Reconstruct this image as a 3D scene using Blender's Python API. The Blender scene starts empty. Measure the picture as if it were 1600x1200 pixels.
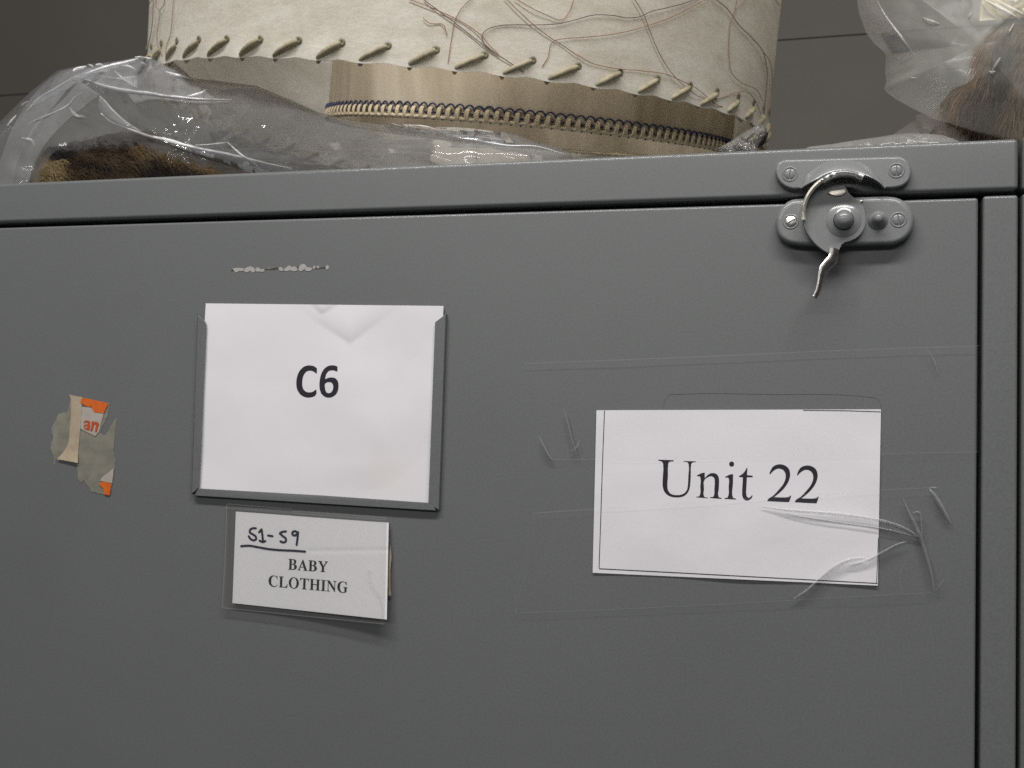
import bpy, bmesh, math, random
import numpy as np
from mathutils import Vector, Matrix, noise
from mathutils.geometry import tessellate_polygon
from mathutils.bvhtree import BVHTree

random.seed(7)
S = bpy.context.scene
COL = S.collection
PI = math.pi

# ------------------------------------------------------------------ camera
F = 1600.0                                   # focal length in pixels of a 1600 wide frame
CAM = Vector((0.0, -0.5, 1.55))
def rotm(a, b, c):
    Rz = Matrix.Rotation(a, 3, 'Z'); Rx = Matrix.Rotation(b, 3, 'X'); Ry = Matrix.Rotation(c, 3, 'Y')
    return Rz @ Rx @ Ry
ROT = rotm(math.radians(15.18), math.radians(2.69), math.radians(-1.57))
cam = bpy.data.cameras.new('camera'); cob = bpy.data.objects.new('camera', cam); COL.objects.link(cob)
cam.sensor_width = 36; cam.lens = 36 * F / 1600
cam.clip_start = 0.01; cam.clip_end = 50
cob.matrix_world = Matrix.Translation(CAM) @ (ROT @ Matrix(((1, 0, 0), (0, 0, -1), (0, 1, 0)))).to_4x4()
cam.dof.use_dof = True; cam.dof.focus_distance = 0.50; cam.dof.aperture_fstop = 20
S.camera = cob

# ------------------------------------------------------------------ light
W = bpy.data.worlds.new('World'); S.world = W; W.use_nodes = True
bg = W.node_tree.nodes['Background']; bg.inputs[0].default_value = (0.95, 0.95, 1.0, 1); bg.inputs[1].default_value = 0.06
def area(name, loc, target, sx, sy, power, col=(1, 1, 1)):
    l = bpy.data.lights.new(name, 'AREA'); l.shape = 'RECTANGLE'; l.size = sx; l.size_y = sy
    l.energy = power; l.color = col
    o = bpy.data.objects.new(name, l); COL.objects.link(o); o.location = loc
    o.rotation_euler = (Vector(target) - Vector(loc)).to_track_quat('-Z', 'Y').to_euler()
    return o
area('ceiling_tube', (-0.06, -0.62, 2.58), (-0.06, -0.1, 1.5), 1.3, 0.10, 18, (1.0, 0.985, 0.95))
area('aisle_tube', (-0.5, -3.2, 2.85), (-0.2, 0.0, 1.7), 3.0, 0.2, 30, (1.0, 0.985, 0.95))

vs = S.view_settings
vs.view_transform = 'Standard'; vs.look = 'None'; vs.exposure = 0.0; vs.gamma = 1.0; vs.use_curve_mapping = False
S.cycles.transparent_max_bounces = 32
S.cycles.max_bounces = 12
S.cycles.sample_clamp_indirect = 4.0
S.cycles.use_denoising = False

# ------------------------------------------------------------------ helpers
def P(px, py, y=0.0):
    d = ROT @ Vector(((px - 800) / F, 1.0, (600 - py) / F))
    t = (y - CAM.y) / d.y
    return CAM + d * t

def link(name, me, mat=None, parent=None, smooth=None):
    o = bpy.data.objects.new(name, me); COL.objects.link(o)
    if mat is not None: me.materials.append(mat)
    if parent is not None: o.parent = parent
    if smooth is not None:
        for p in me.polygons: p.use_smooth = True
        me.set_sharp_from_angle(angle=math.radians(smooth))
        if mat is not None and mat.name.startswith('grey'):
            w = o.modifiers.new('weighted', 'WEIGHTED_NORMAL'); w.keep_sharp = True; w.weight = 100
    return o
def frombm(name, bm, mat, parent=None, smooth=None):
    bmesh.ops.recalc_face_normals(bm, faces=bm.faces)
    me = bpy.data.meshes.new(name); bm.to_mesh(me); bm.free()
    return link(name, me, mat, parent, smooth)
def frompy(name, v, f, mat, parent=None, smooth=None):
    me = bpy.data.meshes.new(name); me.from_pydata([tuple(x) for x in v], [], f); me.update()
    return link(name, me, mat, parent, smooth)
def thing(name, label, cat, group=None, loc=(0, 0, 0)):
    o = bpy.data.objects.new(name, None); COL.objects.link(o); o.empty_display_size = 0.02
    return tag(o, label, cat, group)
def tag(o, label, cat=None, group=None):
    o['label'] = label
    if cat: o['category'] = cat
    if group: o['group'] = group
    return o

class MB:
    """collects vertices and faces of one mesh"""
    def __init__(s): s.v = []; s.f = []
    def add(s, v, f):
        n = len(s.v); s.v += [tuple(x) for x in v]; s.f += [tuple(i + n for i in q) for q in f]
    def grid(s, rows, closed=False):
        m = len(rows[0]); v = [p for r in rows for p in r]; f = []
        for i in range(len(rows) - 1):
            for j in range(m if closed else m - 1):
                k = (j + 1) % m
                f.append((i * m + j, i * m + k, (i + 1) * m + k, (i + 1) * m + j))
        s.add(v, f)
    def tube(s, pts, rad, n=6, flat=1.0, up=None, cap=True):
        pts = [Vector(p) for p in pts]
        if not hasattr(rad, '__len__'): rad = [rad] * len(pts)
        rows = []; prev = Vector(up) if up is not None else Vector((0, 0, 1))
        for i, p in enumerate(pts):
            t = (pts[min(i + 1, len(pts) - 1)] - pts[max(i - 1, 0)]).normalized()
            u = prev - t * prev.dot(t)
            if u.length < 1e-4: u = Vector((1, 0, 0)) - t * t.x
            u.normalize(); w = t.cross(u)
            if up is None: prev = u
            rows.append([p + u * (math.cos(a) * rad[i] * flat) + w * (math.sin(a) * rad[i]) for a in [2 * PI * k / n for k in range(n)]])
        b = len(s.v); s.grid(rows, True)
        if cap:
            s.f.append(tuple(b + k for k in range(n))[::-1]); m = b + (len(rows) - 1) * n
            s.f.append(tuple(m + k for k in range(n)))
    def lathe(s, c, prof, n=32, axis=Vector((0, -1, 0))):
        u = Vector((1, 0, 0)); w = axis.cross(u)
        rows = [[c + axis * h + (u * math.cos(2 * PI * k / n) + w * math.sin(2 * PI * k / n)) * max(r, 1e-6) for k in range(n)] for r, h in prof]
        s.grid(rows, True)
    def build(s, name, mat, parent=None, smooth=None, normals=True):
        bm = bmesh.new(); me = bpy.data.meshes.new(name); me.from_pydata(s.v, [], s.f); bm.from_mesh(me); bpy.data.meshes.remove(me)
        if normals: bmesh.ops.recalc_face_normals(bm, faces=bm.faces)
        me = bpy.data.meshes.new(name); bm.to_mesh(me); bm.free()
        return link(name, me, mat, parent, smooth)

def smoothpath(pts, k=6, closed=False, corner=50):
    """Catmull-Rom through the points; sharp turns stay corners"""
    n = len(pts); out = []
    def g(i): return np.array(pts[i % n] if closed else pts[max(0, min(n - 1, i))], float)
    def iscorner(i):
        if not closed and (i <= 0 or i >= n - 1): return True
        a = g(i) - g(i - 1); b = g(i + 1) - g(i)
        d = np.linalg.norm(a) * np.linalg.norm(b)
        return d < 1e-12 or math.degrees(math.acos(max(-1, min(1, float(a @ b) / d)))) > corner
    def tang(i):
        a = g(i) - g(i - 1); b = g(i + 1) - g(i)
        la, lb = np.linalg.norm(a) + 1e-12, np.linalg.norm(b) + 1e-12
        t = a / la * lb + b / lb * la
        return t / (np.linalg.norm(t) + 1e-12)
    for i in range(n if closed else n - 1):
        p1, p2 = g(i), g(i + 1); L = np.linalg.norm(p2 - p1)
        m1 = (p2 - p1) if iscorner(i) else tang(i) * L
        m2 = (p2 - p1) if iscorner((i + 1) % n if closed else i + 1) else tang(i + 1) * L
        for q in range(k):
            t = q / k
            out.append(tuple((2 * t**3 - 3 * t**2 + 1) * p1 + (t**3 - 2 * t**2 + t) * m1 + (3 * t**2 - 2 * t**3) * p2 + (t**3 - t**2) * m2))
    if not closed: out.append(tuple(pts[-1]))
    return out

def crop(pts, s, ox, oy): return [(ox + x / s, oy + y / s) for x, y in pts]

def flat(mb, loops, off):
    """filled outline (pixel loops, later ones are holes) lying at off(px,py) metres in front of the door"""
    fo = off if callable(off) else (lambda x, y: off)
    tri = tessellate_polygon([[Vector((x, y, 0)) for x, y in l] for l in loops])
    pts = [q for l in loops for q in l]
    mb.add([P(x, y, -fo(x, y)) for x, y in pts], [tuple(t) for t in tri])
def ribbon(mb, path, w, off, taper=False):
    """flat stroke of width w pixels along a pixel path"""
    fo = off if callable(off) else (lambda x, y: off)
    dense = []
    for a, b in zip(path, path[1:]):
        k = max(1, int(math.hypot(b[0] - a[0], b[1] - a[1]) / 6)); dense += [(a[0] + (b[0] - a[0]) * q / k, a[1] + (b[1] - a[1]) * q / k) for q in range(k)]
    path = dense + [path[-1]]
    n = len(path); L = []; R = []
    for i, p in enumerate(path):
        a = np.array(path[max(0, i - 1)]); b = np.array(path[min(n - 1, i + 1)]); t = b - a; t = t / (np.linalg.norm(t) + 1e-9)
        ww = w / 2 * (1 if not taper else max(0.12, math.sin(PI * min(1, (i + .3) / (n - .4)))))
        q = np.array((-t[1], t[0])) * ww; p = np.array(p, float)
        L.append(p + q); R.append(p - q)
    mb.grid([[P(x, y, -fo(x, y)) for x, y in L], [P(x, y, -fo(x, y)) for x, y in R]])
def pen(mb, path, w, off):
    """felt pen stroke with round ends"""
    path = smoothpath(path, 6, corner=70)
    a = np.array(path[0]); b = np.array(path[1]); e = np.array(path[-1]); d = np.array(path[-2])
    ribbon(mb, path, w, off)
    for c, k in ((a, 0), (e, 1)):
        flat(mb, [[(c[0] + w / 2 * math.cos(t), c[1] + w / 2 * math.sin(t)) for t in np.linspace(0, 2 * PI, 14)[:-1]]], off + 4e-6 * (k + 1))

def slab(bm, outline, front, back, bevel=0.0, seg=3):
    """solid plate: pixel outline on the plane `front` m before the door, straight sides back to `back`"""
    fv = [bm.verts.new(P(x, y, -front)) for x, y in outline]
    bv = [bm.verts.new((v.co.x, -back, v.co.z)) for v in fv]
    n = len(fv); ff = bm.faces.new(fv); bm.faces.new(bv[::-1])
    for i in range(n): bm.faces.new((fv[i], bv[i], bv[(i + 1) % n], fv[(i + 1) % n]))
    if bevel: bmesh.ops.bevel(bm, geom=list(ff.edges), offset=bevel, segments=seg, profile=0.5, affect='EDGES')
def plate_rounded(bm, outline, front, back, rad, seg=6, square=0):
    """plate whose front edge is rolled over with radius rad (metres)"""
    o = np.array(outline, float); n = len(o)
    area = sum(o[i - 1][0] * o[i][1] - o[i][0] * o[i - 1][1] for i in range(n))
    t = np.roll(o, -1, 0) - o; t /= np.linalg.norm(t, axis=1)[:, None] + 1e-9; nn = np.stack([-t[:, 1], t[:, 0]], 1) * (1 if area > 0 else -1)
    m = nn + np.roll(nn, 1, 0); l = np.linalg.norm(m, axis=1)[:, None]; m = m / l * np.minimum(1.25, 2 / np.maximum(l, .3))
    if square: m[n - square:] = 0
    pxm = (P(o[0][0] + 1, o[0][1], -front) - P(o[0][0], o[0][1], -front)).length; rows = []
    base = [P(x, y, -(front - rad)) for x, y in o]
    rows.append([bm.verts.new((p.x, -back, p.z)) for p in base])
    for k in range(seg + 1):
        a = PI / 2 * k / seg; q = o + m * (rad * (1 - math.cos(a)) / pxm)
        rows.append([bm.verts.new(P(x, y, -(front - rad + rad * math.sin(a)))) for x, y in q])
    for a, b in zip(rows, rows[1:]):
        for i in range(n): bm.faces.new((a[i], a[(i + 1) % n], b[(i + 1) % n], b[i]))
    bm.faces.new(rows[-1]); bm.faces.new(rows[0][::-1])
def box(bm, x0, x1, y0, y1, z0, z1, bevel=0.0, seg=3):
    r = bmesh.ops.create_cube(bm, size=1)
    for v in r['verts']:
        v.co = Vector((x0 + (v.co.x + .5) * (x1 - x0), y0 + (v.co.y + .5) * (y1 - y0), z0 + (v.co.z + .5) * (z1 - z0)))
    if bevel:
        bmesh.ops.bevel(bm, geom=list({e for v in r['verts'] for e in v.link_edges}), offset=bevel, segments=seg, profile=0.5, affect='EDGES')

# ------------------------------------------------------------------ materials
def M(name):
    m = bpy.data.materials.new(name); m.use_nodes = True
    nt = m.node_tree; b = nt.nodes['Principled BSDF']; return m, nt, b
def N(nt, t, **k):
    n = nt.nodes.new(t)
    for a, v in k.items():
        if a in n.inputs: n.inputs[a].default_value = v
        else: setattr(n, a, v)
    return n
def noise_tex(nt, scale, detail=4, rough=.6, mapping=None):
    tc = N(nt, 'ShaderNodeTexCoord'); n = N(nt, 'ShaderNodeTexNoise'); n.inputs['Scale'].default_value = scale
    n.inputs['Detail'].default_value = detail; n.inputs['Roughness'].default_value = rough
    if mapping:
        mp = N(nt, 'ShaderNodeMapping'); mp.inputs['Scale'].default_value = mapping[:3]
        if len(mapping) > 3: mp.inputs['Rotation'].default_value = mapping[3]
        nt.links.new(tc.outputs['Object'], mp.inputs[0]); nt.links.new(mp.outputs[0], n.inputs['Vector'])
    else: nt.links.new(tc.outputs['Object'], n.inputs['Vector'])
    return n
def ramp(nt, src, stops):
    r = N(nt, 'ShaderNodeValToRGB'); e = r.color_ramp.elements
    while len(e) < len(stops): e.new(.5)
    for x, (p, c) in zip(e, stops):
        x.position = p; x.color = tuple(c) + (1,) if len(c) == 3 else c
    nt.links.new(src, r.inputs[0]); return r
def bump(nt, src, strength, dist, b, chain=None):
    k = N(nt, 'ShaderNodeBump'); k.inputs['Strength'].default_value = strength; k.inputs['Distance'].default_value = dist
    nt.links.new(src, k.inputs['Height'])
    if chain: nt.links.new(chain.outputs[0], k.inputs['Normal'])
    if b is not None: nt.links.new(k.outputs[0], b.inputs['Normal'])
    return k
def plain(name, col, rough=.5, metal=0.0, var=.12, scale=60, bstr=0.0, bdist=.0005, spec=.5):
    m, nt, b = M(name); n = noise_tex(nt, scale)
    r = ramp(nt, n.outputs[0], [(.3, tuple(c * (1 - var) for c in col)), (.7, tuple(min(1, c * (1 + var)) for c in col))])
    nt.links.new(r.outputs[0], b.inputs['Base Color']); b.inputs['Roughness'].default_value = rough; b.inputs['Metallic'].default_value = metal
    b.inputs['Specular IOR Level'].default_value = spec
    if bstr: bump(nt, n.outputs[0], bstr, bdist, b)
    return m

def make_paint(name, col):
    m, nt, b = M(name)
    big = noise_tex(nt, 3.5, 5, .6); fine = noise_tex(nt, 900, 2, .7); mid = noise_tex(nt, 170, 3, .6)
    r1 = ramp(nt, big.outputs[0], [(.3, tuple(c * .94 for c in col)), (.7, tuple(c * 1.06 for c in col))])
    r2 = ramp(nt, fine.outputs[0], [(.25, (.86, .86, .88)), (.75, (1.14, 1.14, 1.12))])
    mx = N(nt, 'ShaderNodeMix', data_type='RGBA', blend_type='MULTIPLY'); mx.inputs[0].default_value = 1
    nt.links.new(r1.outputs[0], mx.inputs[6]); nt.links.new(r2.outputs[0], mx.inputs[7])
    nt.links.new(mx.outputs[2], b.inputs['Base Color'])
    rr = ramp(nt, mid.outputs[0], [(.3, (.50,) * 3), (.7, (.56,) * 3)]); nt.links.new(rr.outputs[0], b.inputs['Roughness'])
    b.inputs['Specular IOR Level'].default_value = .44; b.inputs['Coat Weight'].default_value = .5; b.inputs['Coat Roughness'].default_value = .13
    k = bump(nt, mid.outputs[0], .05, .0005, None); bump(nt, fine.outputs[0], .16, .0002, b, k)
    return m
PAINT = make_paint('grey_enamel', (.135, .142, .1425))
PAINT_LATCH = make_paint('grey_enamel_latch', (.188, .195, .197))
PAINT_GREEN = make_paint('grey_green_enamel', (.118, .134, .126))
DARK = plain('dark_gap', (.012, .012, .012), .8)
METAL = plain('worn_bright_metal', (.92, .86, .76), .48, 1.0, .1, 300)
STEEL = plain('tarnished_steel', (.80, .79, .78), .36, 1.0, .25, 400)

def make_paper(name, col=(.775, .755, .79), stain=False):
    m, nt, b = M(name)
    n = noise_tex(nt, 45, 5, .65); f = noise_tex(nt, 700, 3, .7)
    r = ramp(nt, n.outputs[0], [(.3, tuple(c * .985 for c in col)), (.7, tuple(min(1, c * 1.01) for c in col))])
    out = r.outputs[0]
    if stain:
        tc = N(nt, 'ShaderNodeTexCoord'); mp = N(nt, 'ShaderNodeMapping'); nt.links.new(tc.outputs['Object'], mp.inputs[0])
        c = P(608, 738); mp.inputs['Location'].default_value = (-c.x, -c.y, -c.z)
        g = N(nt, 'ShaderNodeVectorMath', operation='LENGTH'); nt.links.new(mp.outputs[0], g.inputs[0])
        rr = ramp(nt, g.outputs['Value'], [(0.0, (.5, .5, .5)), (.016, (0, 0, 0))])
        mx = N(nt, 'ShaderNodeMix', data_type='RGBA'); nt.links.new(rr.outputs[0], mx.inputs[0]); nt.links.new(out, mx.inputs[6])
        mx.inputs[7].default_value = (.80, .745, .70, 1); out = mx.outputs[2]
    nt.links.new(out, b.inputs['Base Color']); b.inputs['Roughness'].default_value = .85; b.inputs['Specular IOR Level'].default_value = .2
    bump(nt, f.outputs[0], .15, .0002, b, bump(nt, n.outputs[0], .12, .0005, None))
    return m
PAPER = make_paper('white_card', stain=True)
PAPER2 = make_paper('white_paper')
PAPER3 = make_paper('off_white_card', (.80, .785, .815))
INK = plain('black_ink', (.012, .010, .018), .6, var=.2)
PENINK = plain('felt_pen_ink', (.008, .010, .035), .55, var=.2)
ORANGE = plain('orange_print', (.62, .12, .012), .6, var=.12, scale=300)
ORANGE2 = plain('rusty_orange_print', (.42, .07, .02), .6, var=.12, scale=300)
TANPAPER = plain('yellowed_paper', (.40, .325, .235), .85, var=.12, scale=200, bstr=.3)
PALEPAPER = plain('greyed_paper', (.40, .355, .315), .85, var=.08, scale=200)

def make_film(name, haze, gloss, rough=.08, tint=(1, 1, 1), white=(.8, .8, .82), bumps=None, hazevar=0.0, hscale=30, crinkle=0, back=.4, mirror=0.0, ck=.2):
    """thin clear plastic: transparent sheet + milky scatter + fresnel gloss"""
    m, nt, b = M(name); nt.nodes.remove(b); out = nt.nodes['Material Output']
    tr = N(nt, 'ShaderNodeBsdfTransparent'); tr.inputs[0].default_value = (*tint, 1)
    df = N(nt, 'ShaderNodeBsdfDiffuse'); df.inputs[0].default_value = (*white, 1)
    tl = N(nt, 'ShaderNodeBsdfTranslucent'); tl.inputs[0].default_value = (*white, 1)
    sc = N(nt, 'ShaderNodeMixShader'); sc.inputs[0].default_value = back
    nt.links.new(df.outputs[0], sc.inputs[1]); nt.links.new(tl.outputs[0], sc.inputs[2])
    a = N(nt, 'ShaderNodeMixShader'); a.inputs[0].default_value = haze
    if hazevar:
        n = noise_tex(nt, hscale, 5, .6)
        r = ramp(nt, n.outputs[0], [(.3, (max(0, haze - hazevar),) * 3), (.72, (haze + hazevar,) * 3)])
        nt.links.new(r.outputs[0], a.inputs[0])
    nt.links.new(tr.outputs[0], a.inputs[1]); nt.links.new(sc.outputs[0], a.inputs[2])
    gl = N(nt, 'ShaderNodeBsdfGlossy'); gl.inputs['Roughness'].default_value = rough
    lw = N(nt, 'ShaderNodeLayerWeight'); lw.inputs['Blend'].default_value = .35
    mm = N(nt, 'ShaderNodeMath', operation='MULTIPLY'); mm.inputs[1].default_value = gloss; nt.links.new(lw.outputs['Fresnel'], mm.inputs[0])
    if mirror:
        m2 = N(nt, 'ShaderNodeMath', operation='ADD'); m2.inputs[1].default_value = mirror; nt.links.new(mm.outputs[0], m2.inputs[0]); mm = m2
    fin = N(nt, 'ShaderNodeMixShader'); nt.links.new(mm.outputs[0], fin.inputs[0]); nt.links.new(a.outputs[0], fin.inputs[1]); nt.links.new(gl.outputs[0], fin.inputs[2])
    nt.links.new(fin.outputs[0], out.inputs[0])
    if bumps:
        k = None
        for sc_, st, di in bumps:
            n = noise_tex(nt, sc_, 3, .55); k = bump(nt, n.outputs[0], st, di, None, k)
        if crinkle:
            tc = N(nt, 'ShaderNodeTexCoord'); wn = noise_tex(nt, crinkle * .6, 2, .5); ad = N(nt, 'ShaderNodeVectorMath', operation='MULTIPLY_ADD')
            nt.links.new(wn.outputs['Color'], ad.inputs[0]); ad.inputs[1].default_value = (1.1 / crinkle,) * 3; nt.links.new(tc.outputs['Object'], ad.inputs[2])
            vo = N(nt, 'ShaderNodeTexVoronoi', feature='DISTANCE_TO_EDGE'); vo.inputs['Scale'].default_value = crinkle; nt.links.new(ad.outputs[0], vo.inputs['Vector'])
            k = bump(nt, vo.outputs['Distance'], ck, .5 / crinkle, None, k)
        for nd in (gl,): nt.links.new(k.outputs[0], nd.inputs['Normal'])
        nt.links.new(k.outputs[0], lw.inputs['Normal'])
    return m
FILM = make_film('clear_bag_film', .13, .6, .07, bumps=[(12, .28, .014)], hazevar=.035)
FILM_FOLD = make_film('fold_highlight_film', .85, .6, .30, white=(.97, .97, .98), back=.15, mirror=.15)  # near-white haze paints the bright highlights that run along the bag folds
FILM_MILK = make_film('milky_bag_film', .29, .30, .30, white=(.70, .69, .64), bumps=[(9, .35, .010), (50, .12, .002)], hazevar=.06, hscale=22, crinkle=16)
FILM_MILK_FOLD = make_film('milky_bag_fold', .45, .8, .25, white=(.78, .77, .70))
TAPE = make_film('clear_packing_tape', .012, .25, .25, bumps=[(120, .2, .001)])
TAPE_EDGE = make_film('tape_edge', .10, .4, .3)
TAPE_FOLD = make_film('tape_wrinkle', .22, 1.0, .25, back=.2, mirror=.06)
SLEEVE = make_film('clear_sleeve_film', .035, .30, .15, tint=(.95, .95, .94))
SLEEVE_EDGE = make_film('sleeve_edge', .16, .6, .2)
RESIDUE = make_film('tape_residue', .70, .15, .45, white=(.46, .435, .36), hazevar=.28, hscale=110)

def make_parchment():
    m, nt, b = M('parchment'); out = nt.nodes['Material Output']
    fib = noise_tex(nt, 26, 6, .72, (1, 1, 3.2, (.0, .75, .0))); fine = noise_tex(nt, 260, 4, .7, (1, 1, 2.5, (0, .7, 0))); big = noise_tex(nt, 9, 3, .5)
    r = ramp(nt, fib.outputs[0], [(.32, (.74, .70, .62)), (.5, (.86, .825, .755)), (.68, (.95, .93, .88))])
    r2 = ramp(nt, fine.outputs[0], [(.3, (.86, .86, .86)), (.7, (1.06, 1.06, 1.06))])
    mx = N(nt, 'ShaderNodeMix', data_type='RGBA', blend_type='MULTIPLY'); mx.inputs[0].default_value = 1
    nt.links.new(r.outputs[0], mx.inputs[6]); nt.links.new(r2.outputs[0], mx.inputs[7])
    nt.links.new(mx.outputs[2], b.inputs['Base Color']); b.inputs['Roughness'].default_value = .6; b.inputs['Specular IOR Level'].default_value = .3
    k = bump(nt, big.outputs[0], .3, .004, None); bump(nt, fib.outputs[0], .25, .0012, b, k)
    tl = N(nt, 'ShaderNodeBsdfTranslucent'); tl.inputs[0].default_value = (.97, .91, .80, 1)
    ms = N(nt, 'ShaderNodeMixShader'); ms.inputs[0].default_value = .42
    nt.links.new(b.outputs[0], ms.inputs[1]); nt.links.new(tl.outputs[0], ms.inputs[2]); nt.links.new(ms.outputs[0], out.inputs[0])
    return m
PARCH = make_parchment()
def make_cloth():
    m, nt, b = M('tan_lining_cloth'); out = nt.nodes['Material Output']
    n = noise_tex(nt, 22, 4, .6, (1, 1, .10)); w = noise_tex(nt, 600, 2, .5)
    r = ramp(nt, n.outputs[0], [(.36, (.46, .395, .29)), (.5, (.58, .505, .385)), (.62, (.72, .64, .51))])
    nt.links.new(r.outputs[0], b.inputs['Base Color']); b.inputs['Roughness'].default_value = .8
    bump(nt, w.outputs[0], .25, .0004, b, bump(nt, n.outputs[0], .35, .003, None))
    tl = N(nt, 'ShaderNodeBsdfTranslucent'); tl.inputs[0].default_value = (.80, .66, .44, 1)
    ms = N(nt, 'ShaderNodeMixShader'); ms.inputs[0].default_value = .2
    nt.links.new(b.outputs[0], ms.inputs[1]); nt.links.new(tl.outputs[0], ms.inputs[2]); nt.links.new(ms.outputs[0], out.inputs[0])
    return m
CLOTH = make_cloth()
LEATHER = plain('olive_lacing', (.33, .285, .19), .6, var=.3, scale=250)
FIBRE = plain('brown_fibre', (.25, .12, .062), .7, var=.3, scale=80)
FIBRE_DARK = plain('purple_brown_fibre', (.14, .085, .085), .7, var=.3, scale=80)
BRAID_C = plain('cream_braid', (.66, .56, .40), .75, var=.15, scale=400)
BRAID_B = plain('navy_braid', (.015, .022, .068), .7, var=.3, scale=400)
CREAM = plain('cream_wrapping', (.62, .54, .34), .35, var=.08, scale=40, bstr=.2, bdist=.003)
WALL = plain('grey_wall_paint', (.104, .096, .082), .75, var=.06, scale=6, bstr=.1)

def make_diffuser():
    m, nt, b = M('added_cover_diffuser'); out = nt.nodes['Material Output']; nt.nodes.remove(b)
    t = N(nt, 'ShaderNodeBsdfTranslucent'); t.inputs[0].default_value = (.93, .91, .87, 1); nt.links.new(t.outputs[0], out.inputs[0]); return m
DIFFUSER = make_diffuser()
def make_fur(name):
    m, nt, b = M(name); a = N(nt, 'ShaderNodeAttribute'); a.attribute_name = 'hair'
    nt.links.new(a.outputs['Color'], b.inputs['Base Color']); b.inputs['Roughness'].default_value = .55; b.inputs['Specular IOR Level'].default_value = .35
    return m
FUR = make_fur('fur')

# ------------------------------------------------------------------ setting: wall behind
ZTOP = 1.6890; ZDOOR = 1.6624; ZRAIL = 1.6654
XDOOR = 0.0818; XPOST = 0.0838; XEND = 0.0985; XNEXT = 0.0999; XL = -0.72
bm = bmesh.new()
zs = P(1300, 57, .80).z
box(bm, -2.2, 1.8, .80, .86, 0.0, zs - .0007, .0005)
box(bm, -2.2, 1.8, .80, .86, zs + .0007, 3.0, .0005)
box(bm, -2.2, 1.8, .8025, .858, zs - .0007, zs + .0007)
w = frombm('wall', bm, WALL); w['kind'] = 'structure'; w['label'] = 'dark grey wall behind the cabinets with one level joint'

# ------------------------------------------------------------------ cabinet
cab = thing('storage_cabinet', 'grey enamelled steel cabinet with sash latch, paper labels and tape on its door', 'cabinet')
bm = bmesh.new()
box(bm, XL, XEND - .001, .0185, .60, 0.08, ZTOP - .0005, .001)
box(bm, XL + .002, XEND - .002, .012, .0185, 0.08, ZTOP - .002)
frombm('body', bm, PAINT, cab, 40)
bm = bmesh.new(); box(bm, XL, XEND, 0.0, .0115, ZRAIL, ZTOP, .0021, 6); frombm('top_rail', bm, PAINT, cab, 40)
bm = bmesh.new(); box(bm, XL + .02, XDOOR, 0.0, .0110, 0.10, ZDOOR, .0014, 5); door = frombm('door', bm, PAINT, cab, 40)
bm = bmesh.new(); box(bm, XPOST, XEND, 0.0003, .0115, 0.08, ZDOOR + .0008, .0014, 4); frombm('side_post', bm, PAINT, cab, 40)
bm = bmesh.new(); box(bm, XL + .01, XEND - .003, .0116, .0119, 0.09, ZTOP - .003); frombm('gap_backing', bm, DARK, cab)

adj = thing('neighbouring_cabinet', 'edge of the next grey green steel cabinet beside the latched one', 'cabinet')
zt2 = P(1597, 213).z; zr2 = P(1597, 297).z
bm = bmesh.new(); box(bm, XNEXT, XNEXT + .7, -.0005, .0115, zr2, zt2, .0016, 4); frombm('top_rail', bm, PAINT_GREEN, adj, 40)
bm = bmesh.new(); box(bm, XNEXT, XNEXT + .7, -.0005, .0110, 0.08, zr2 - .0018, .0012, 4); frombm('door', bm, PAINT_GREEN, adj, 40)
bm = bmesh.new(); box(bm, XNEXT + .001, XNEXT + .7, .0120, .60, 0.08, zt2 - .0008, .001); frombm('body', bm, PAINT_GREEN, adj, 40)

# --- latch keeper on the rail
C5 = lambda pts: crop(pts, 4.614, 1180, 220)
C8 = lambda pts: crop(pts, 8.57, 1240, 260)
keep_arc_out = [(1251, 293), (1257, 281), (1267, 271), (1279, 262), (1293, 255), (1306, 252.5), (1319, 252), (1335, 254), (1350, 259), (1364, 268), (1375, 279), (1384, 292)]
keep_arc_in = [(1250.5, 294.5), (1265, 286), (1279, 279.5), (1290, 274), (1302, 270), (1314, 268.5), (1327, 269), (1340, 271.5), (1353, 275), (1364, 279.5), (1374, 285.5), (1383, 294.5)]
left_lobe = C5([(330, 345), (290, 348), (235, 338), (180, 300), (148, 240), (150, 190), (172, 155), (215, 137)])
right_lobe = C5([(1040, 114), (1085, 135), (1115, 175), (1125, 228), (1108, 285), (1070, 320), (1010, 338), (945, 342)])
bm = bmesh.new()
arc = keep_arc_out[::-1]
plate_rounded(bm, smoothpath(left_lobe, 4) + smoothpath(right_lobe, 4) + arc, .0044, -.0005, .0010, 6, len(arc))
keeper = frombm('latch_keeper', bm, PAINT_LATCH, cab, 35)
mb = MB()
ao = smoothpath(keep_arc_out, 4); ai = smoothpath(keep_arc_in, 4)
rows = []
for t, off in ((-.25, .0030), (-.12, .0046), (.06, .0056), (.2, .0068), (.42, .0084), (.72, .0096), (.92, .0099), (1.0, .0094)):
    rows.append([P(a[0] * (1 - t) + b[0] * t, a[1] * (1 - t) + b[1] * t, -off) for a, b in zip(ao, ai)])
rows.append([Vector((p.x, -.0060, p.z)) for p in rows[-1]]); rows.append([Vector((p.x, .0, p.z + .0015)) for p in rows[-1]])
mb.grid(rows); mb.build('hood', PAINT_LATCH, keeper, 50)

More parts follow.
